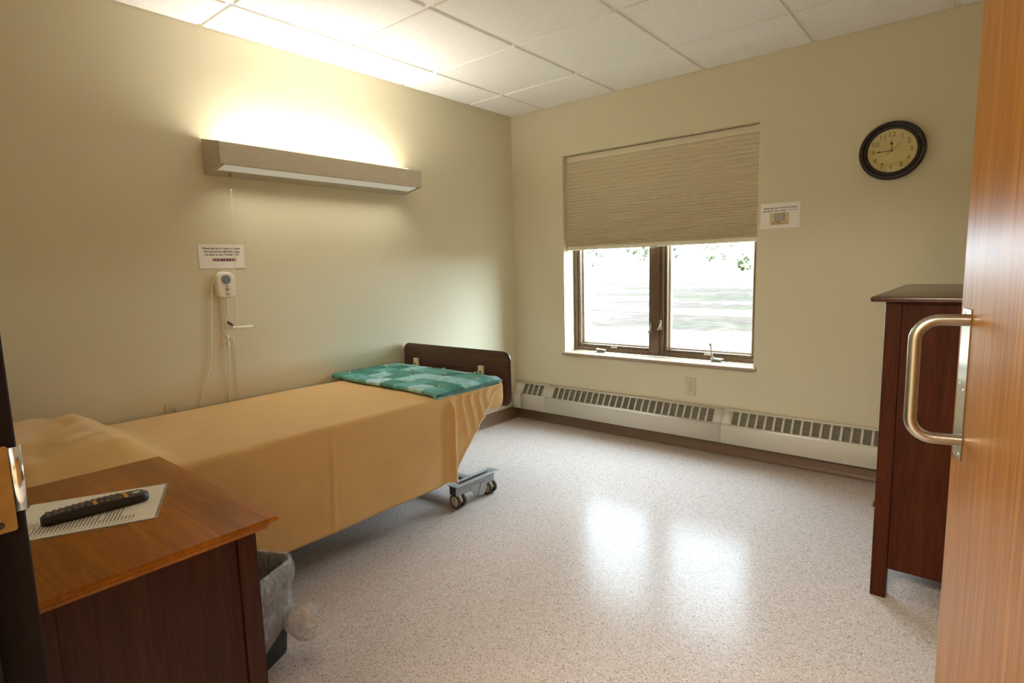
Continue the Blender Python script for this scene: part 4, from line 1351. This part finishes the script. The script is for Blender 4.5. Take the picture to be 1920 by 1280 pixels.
tf = structure(bpy.data.objects.new('trim_1', None)); COL.objects.link(tf)
JX = 2.085
b = B()
prism(b, [(2.032, -3.4640), (JX-0.003, -3.4640), (JX, -3.4660), (JX, -3.505), (JX+0.016, -3.505), (JX+0.016, -3.575), (JX, -3.575), (JX, -3.603), (2.032, -3.603)], 0, 2.15, 'xy')
jb = obj('door_jamb', b, M['jamb'], tf, smooth=0)
b = B()
prism(b, [(3.165, -3.4655), (3.212, -3.4655), (3.212, -3.603), (3.165, -3.603), (3.165, -3.575), (3.149, -3.575), (3.149, -3.512), (3.165, -3.512)], 0, 2.15, 'xy')
obj('hinge_jamb', b, M['jamb'], tf, smooth=0)
b = B(); box(b, 2.032, 3.212, -3.603, -3.4655, 2.15, 2.188)
obj('door_header', b, M['jamb'], tf, smooth=0)
b = B()
prism(b, rrect(-3.503, -3.4728, 0.938, 1.037, 0.003, 3), JX+0.0004, JX+0.0020, 'yz')
stp = obj('strike_plate', b, M['brass'], tf, smooth=0)
b = B()
lp = [(JX+0.0012, -3.4725), (JX+0.0012, -3.4660), (JX+0.0006, -3.4628), (JX-0.002, -3.4612), (JX-0.007, -3.4605)]
grid(b, [[(x, y, z) for x, y in lp] for z in (0.959, 1.034)])
o = obj('strike_lip', b, M['bright_steel'], stp, smooth=60)
md = o.modifiers.new('thickness', 'SOLIDIFY'); md.thickness = 0.0018; md.offset = 0
b = B()
for z in (0.947, 1.029):
    b = B(); lathe(b, [(0, 0), (0.0045, 0), (0.0035, 0.0015), (0, 0.0018)], 12, at(JX+0.002, -3.488, z, 'x'))
    obj('screw', b, M['bed_dark'], stp)

# ------------------------------------------------------------------ outdoors
b = B()
grid(b, [[(x, y, -0.25) for x in (-160, 160)] for y in (0.31, 200)], flip=True)
structure(obj('ground', b, M['lawn'], smooth=0))
def tree(name, label, x, y, h, r, mat, seed, nleaf, leaf=0.28, cz=None, z0=-0.25):
    rg = random.Random(seed)
    t = thing(name, label, 'tree', (x, y, z0))
    cz = cz if cz else z0+h*0.68          # height of the crown's centre
    ch = min(h+z0-cz, cz-z0-0.15)
    b = B()
    tr = 0.035*h
    tube(b, spline([(x, y, z0), (x+0.03*r, y, z0+(cz-z0)*0.5), (x-0.02*r, y+0.03*r, cz)], 4), [tr*(1-0.07*i) for i in range(9)], 8)
    for k in range(5):
        a = k*1.3+seed
        zz = z0+(cz-z0)*(0.45+0.09*k)
        tube(b, spline([(x, y, zz), (x+r*0.3*math.cos(a), y+r*0.3*math.sin(a), zz+ch*0.25), (x+r*0.65*math.cos(a), y+r*0.65*math.sin(a), zz+ch*0.5)], 4), [tr*(0.4-0.035*i) for i in range(9)], 6)
    obj('trunk', b, M['bark'], t)
    b = B()
    clumps = []
    for k in range(16):
        a, e = rg.uniform(0, 2*PI), rg.uniform(-1.3, 1.3)
        rad = rg.uniform(0.3, 0.78)
        clumps.append((Vector((x+r*rad*math.cos(a)*math.cos(e), y+r*rad*math.sin(a)*math.cos(e), cz+ch*rad*math.sin(e))), r*rg.uniform(0.16, 0.30)))
    for i in range(nleaf):
        c, cr = clumps[rg.randrange(len(clumps))]
        d = Vector((rg.gauss(0, 1), rg.gauss(0, 1), rg.gauss(0, 0.8)))
        p = c+d.normalized()*cr*rg.random()**0.4
        u = Vector((rg.gauss(0, 1), rg.gauss(0, 1), rg.gauss(0, 1))).normalized()*leaf*rg.uniform(0.6, 1.2)
        v = u.orthogonal().normalized()*u.length*0.55
        b.faces.new([b.verts.new(q) for q in (p-u, p+v, p+u, p-v)])
    obj('foliage', b, mat, t, smooth=0)
    return t
tree('lawn_tree', 'leafy tree out on the lawn, right of the window and nearest to it', 5.6, 8.5, 6.0, 2.6, M['leaf'], 1, 2600, 0.22)
tree('lawn_tree', 'leafy tree out on the lawn, second beyond the nearest shade tree', 4.2, 14.6, 6.6, 2.8, M['leaf'], 2, 2900, 0.24)
tree('lawn_tree', 'leafy tree out on the lawn, third beyond the nearest shade tree', 1.6, 20.6, 7.4, 3.0, M['leaf'], 3, 3200, 0.26)
tree('lawn_tree', 'tall leafy tree at the far edge of the lawn shade', -0.6, 27.0, 8.4, 3.2, M['leaf'], 4, 3400, 0.28)
tree('lawn_tree', 'broad leafy tree standing right of the others in the lawn shade', 9.0, 17.5, 8.5, 3.2, M['leaf'], 5, 2200, 0.28)
tree('lawn_tree', 'broad leafy tree at the right end of the far lawn shade', 6.6, 24.6, 9.6, 3.3, M['leaf'], 6, 2400, 0.28)
tree('lawn_tree', 'tall leafy tree on the lawn between the nearest and the second shade tree', 0.9, 11.2, 9.6, 2.2, M['leaf'], 7, 2200, 0.26)
tree('lawn_tree', 'tallest leafy tree at the far left end of the lawn shade', -3.4, 34.0, 10.5, 3.4, M['leaf'], 8, 2800, 0.3)
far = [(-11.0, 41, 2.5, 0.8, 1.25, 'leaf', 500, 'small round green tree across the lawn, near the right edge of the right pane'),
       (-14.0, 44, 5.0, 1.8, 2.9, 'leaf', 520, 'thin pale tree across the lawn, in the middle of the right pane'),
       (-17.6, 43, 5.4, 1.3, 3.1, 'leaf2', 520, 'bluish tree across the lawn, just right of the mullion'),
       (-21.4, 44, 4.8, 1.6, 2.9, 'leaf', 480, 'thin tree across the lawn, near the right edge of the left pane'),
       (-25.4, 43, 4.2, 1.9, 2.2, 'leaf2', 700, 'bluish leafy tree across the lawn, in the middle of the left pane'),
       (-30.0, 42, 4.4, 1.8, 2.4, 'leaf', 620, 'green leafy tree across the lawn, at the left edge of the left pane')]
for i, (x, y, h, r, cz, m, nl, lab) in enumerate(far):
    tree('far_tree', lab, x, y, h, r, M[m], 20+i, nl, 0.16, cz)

for o in bpy.data.objects:
    if '_o' in o.keys(): del o['_o']
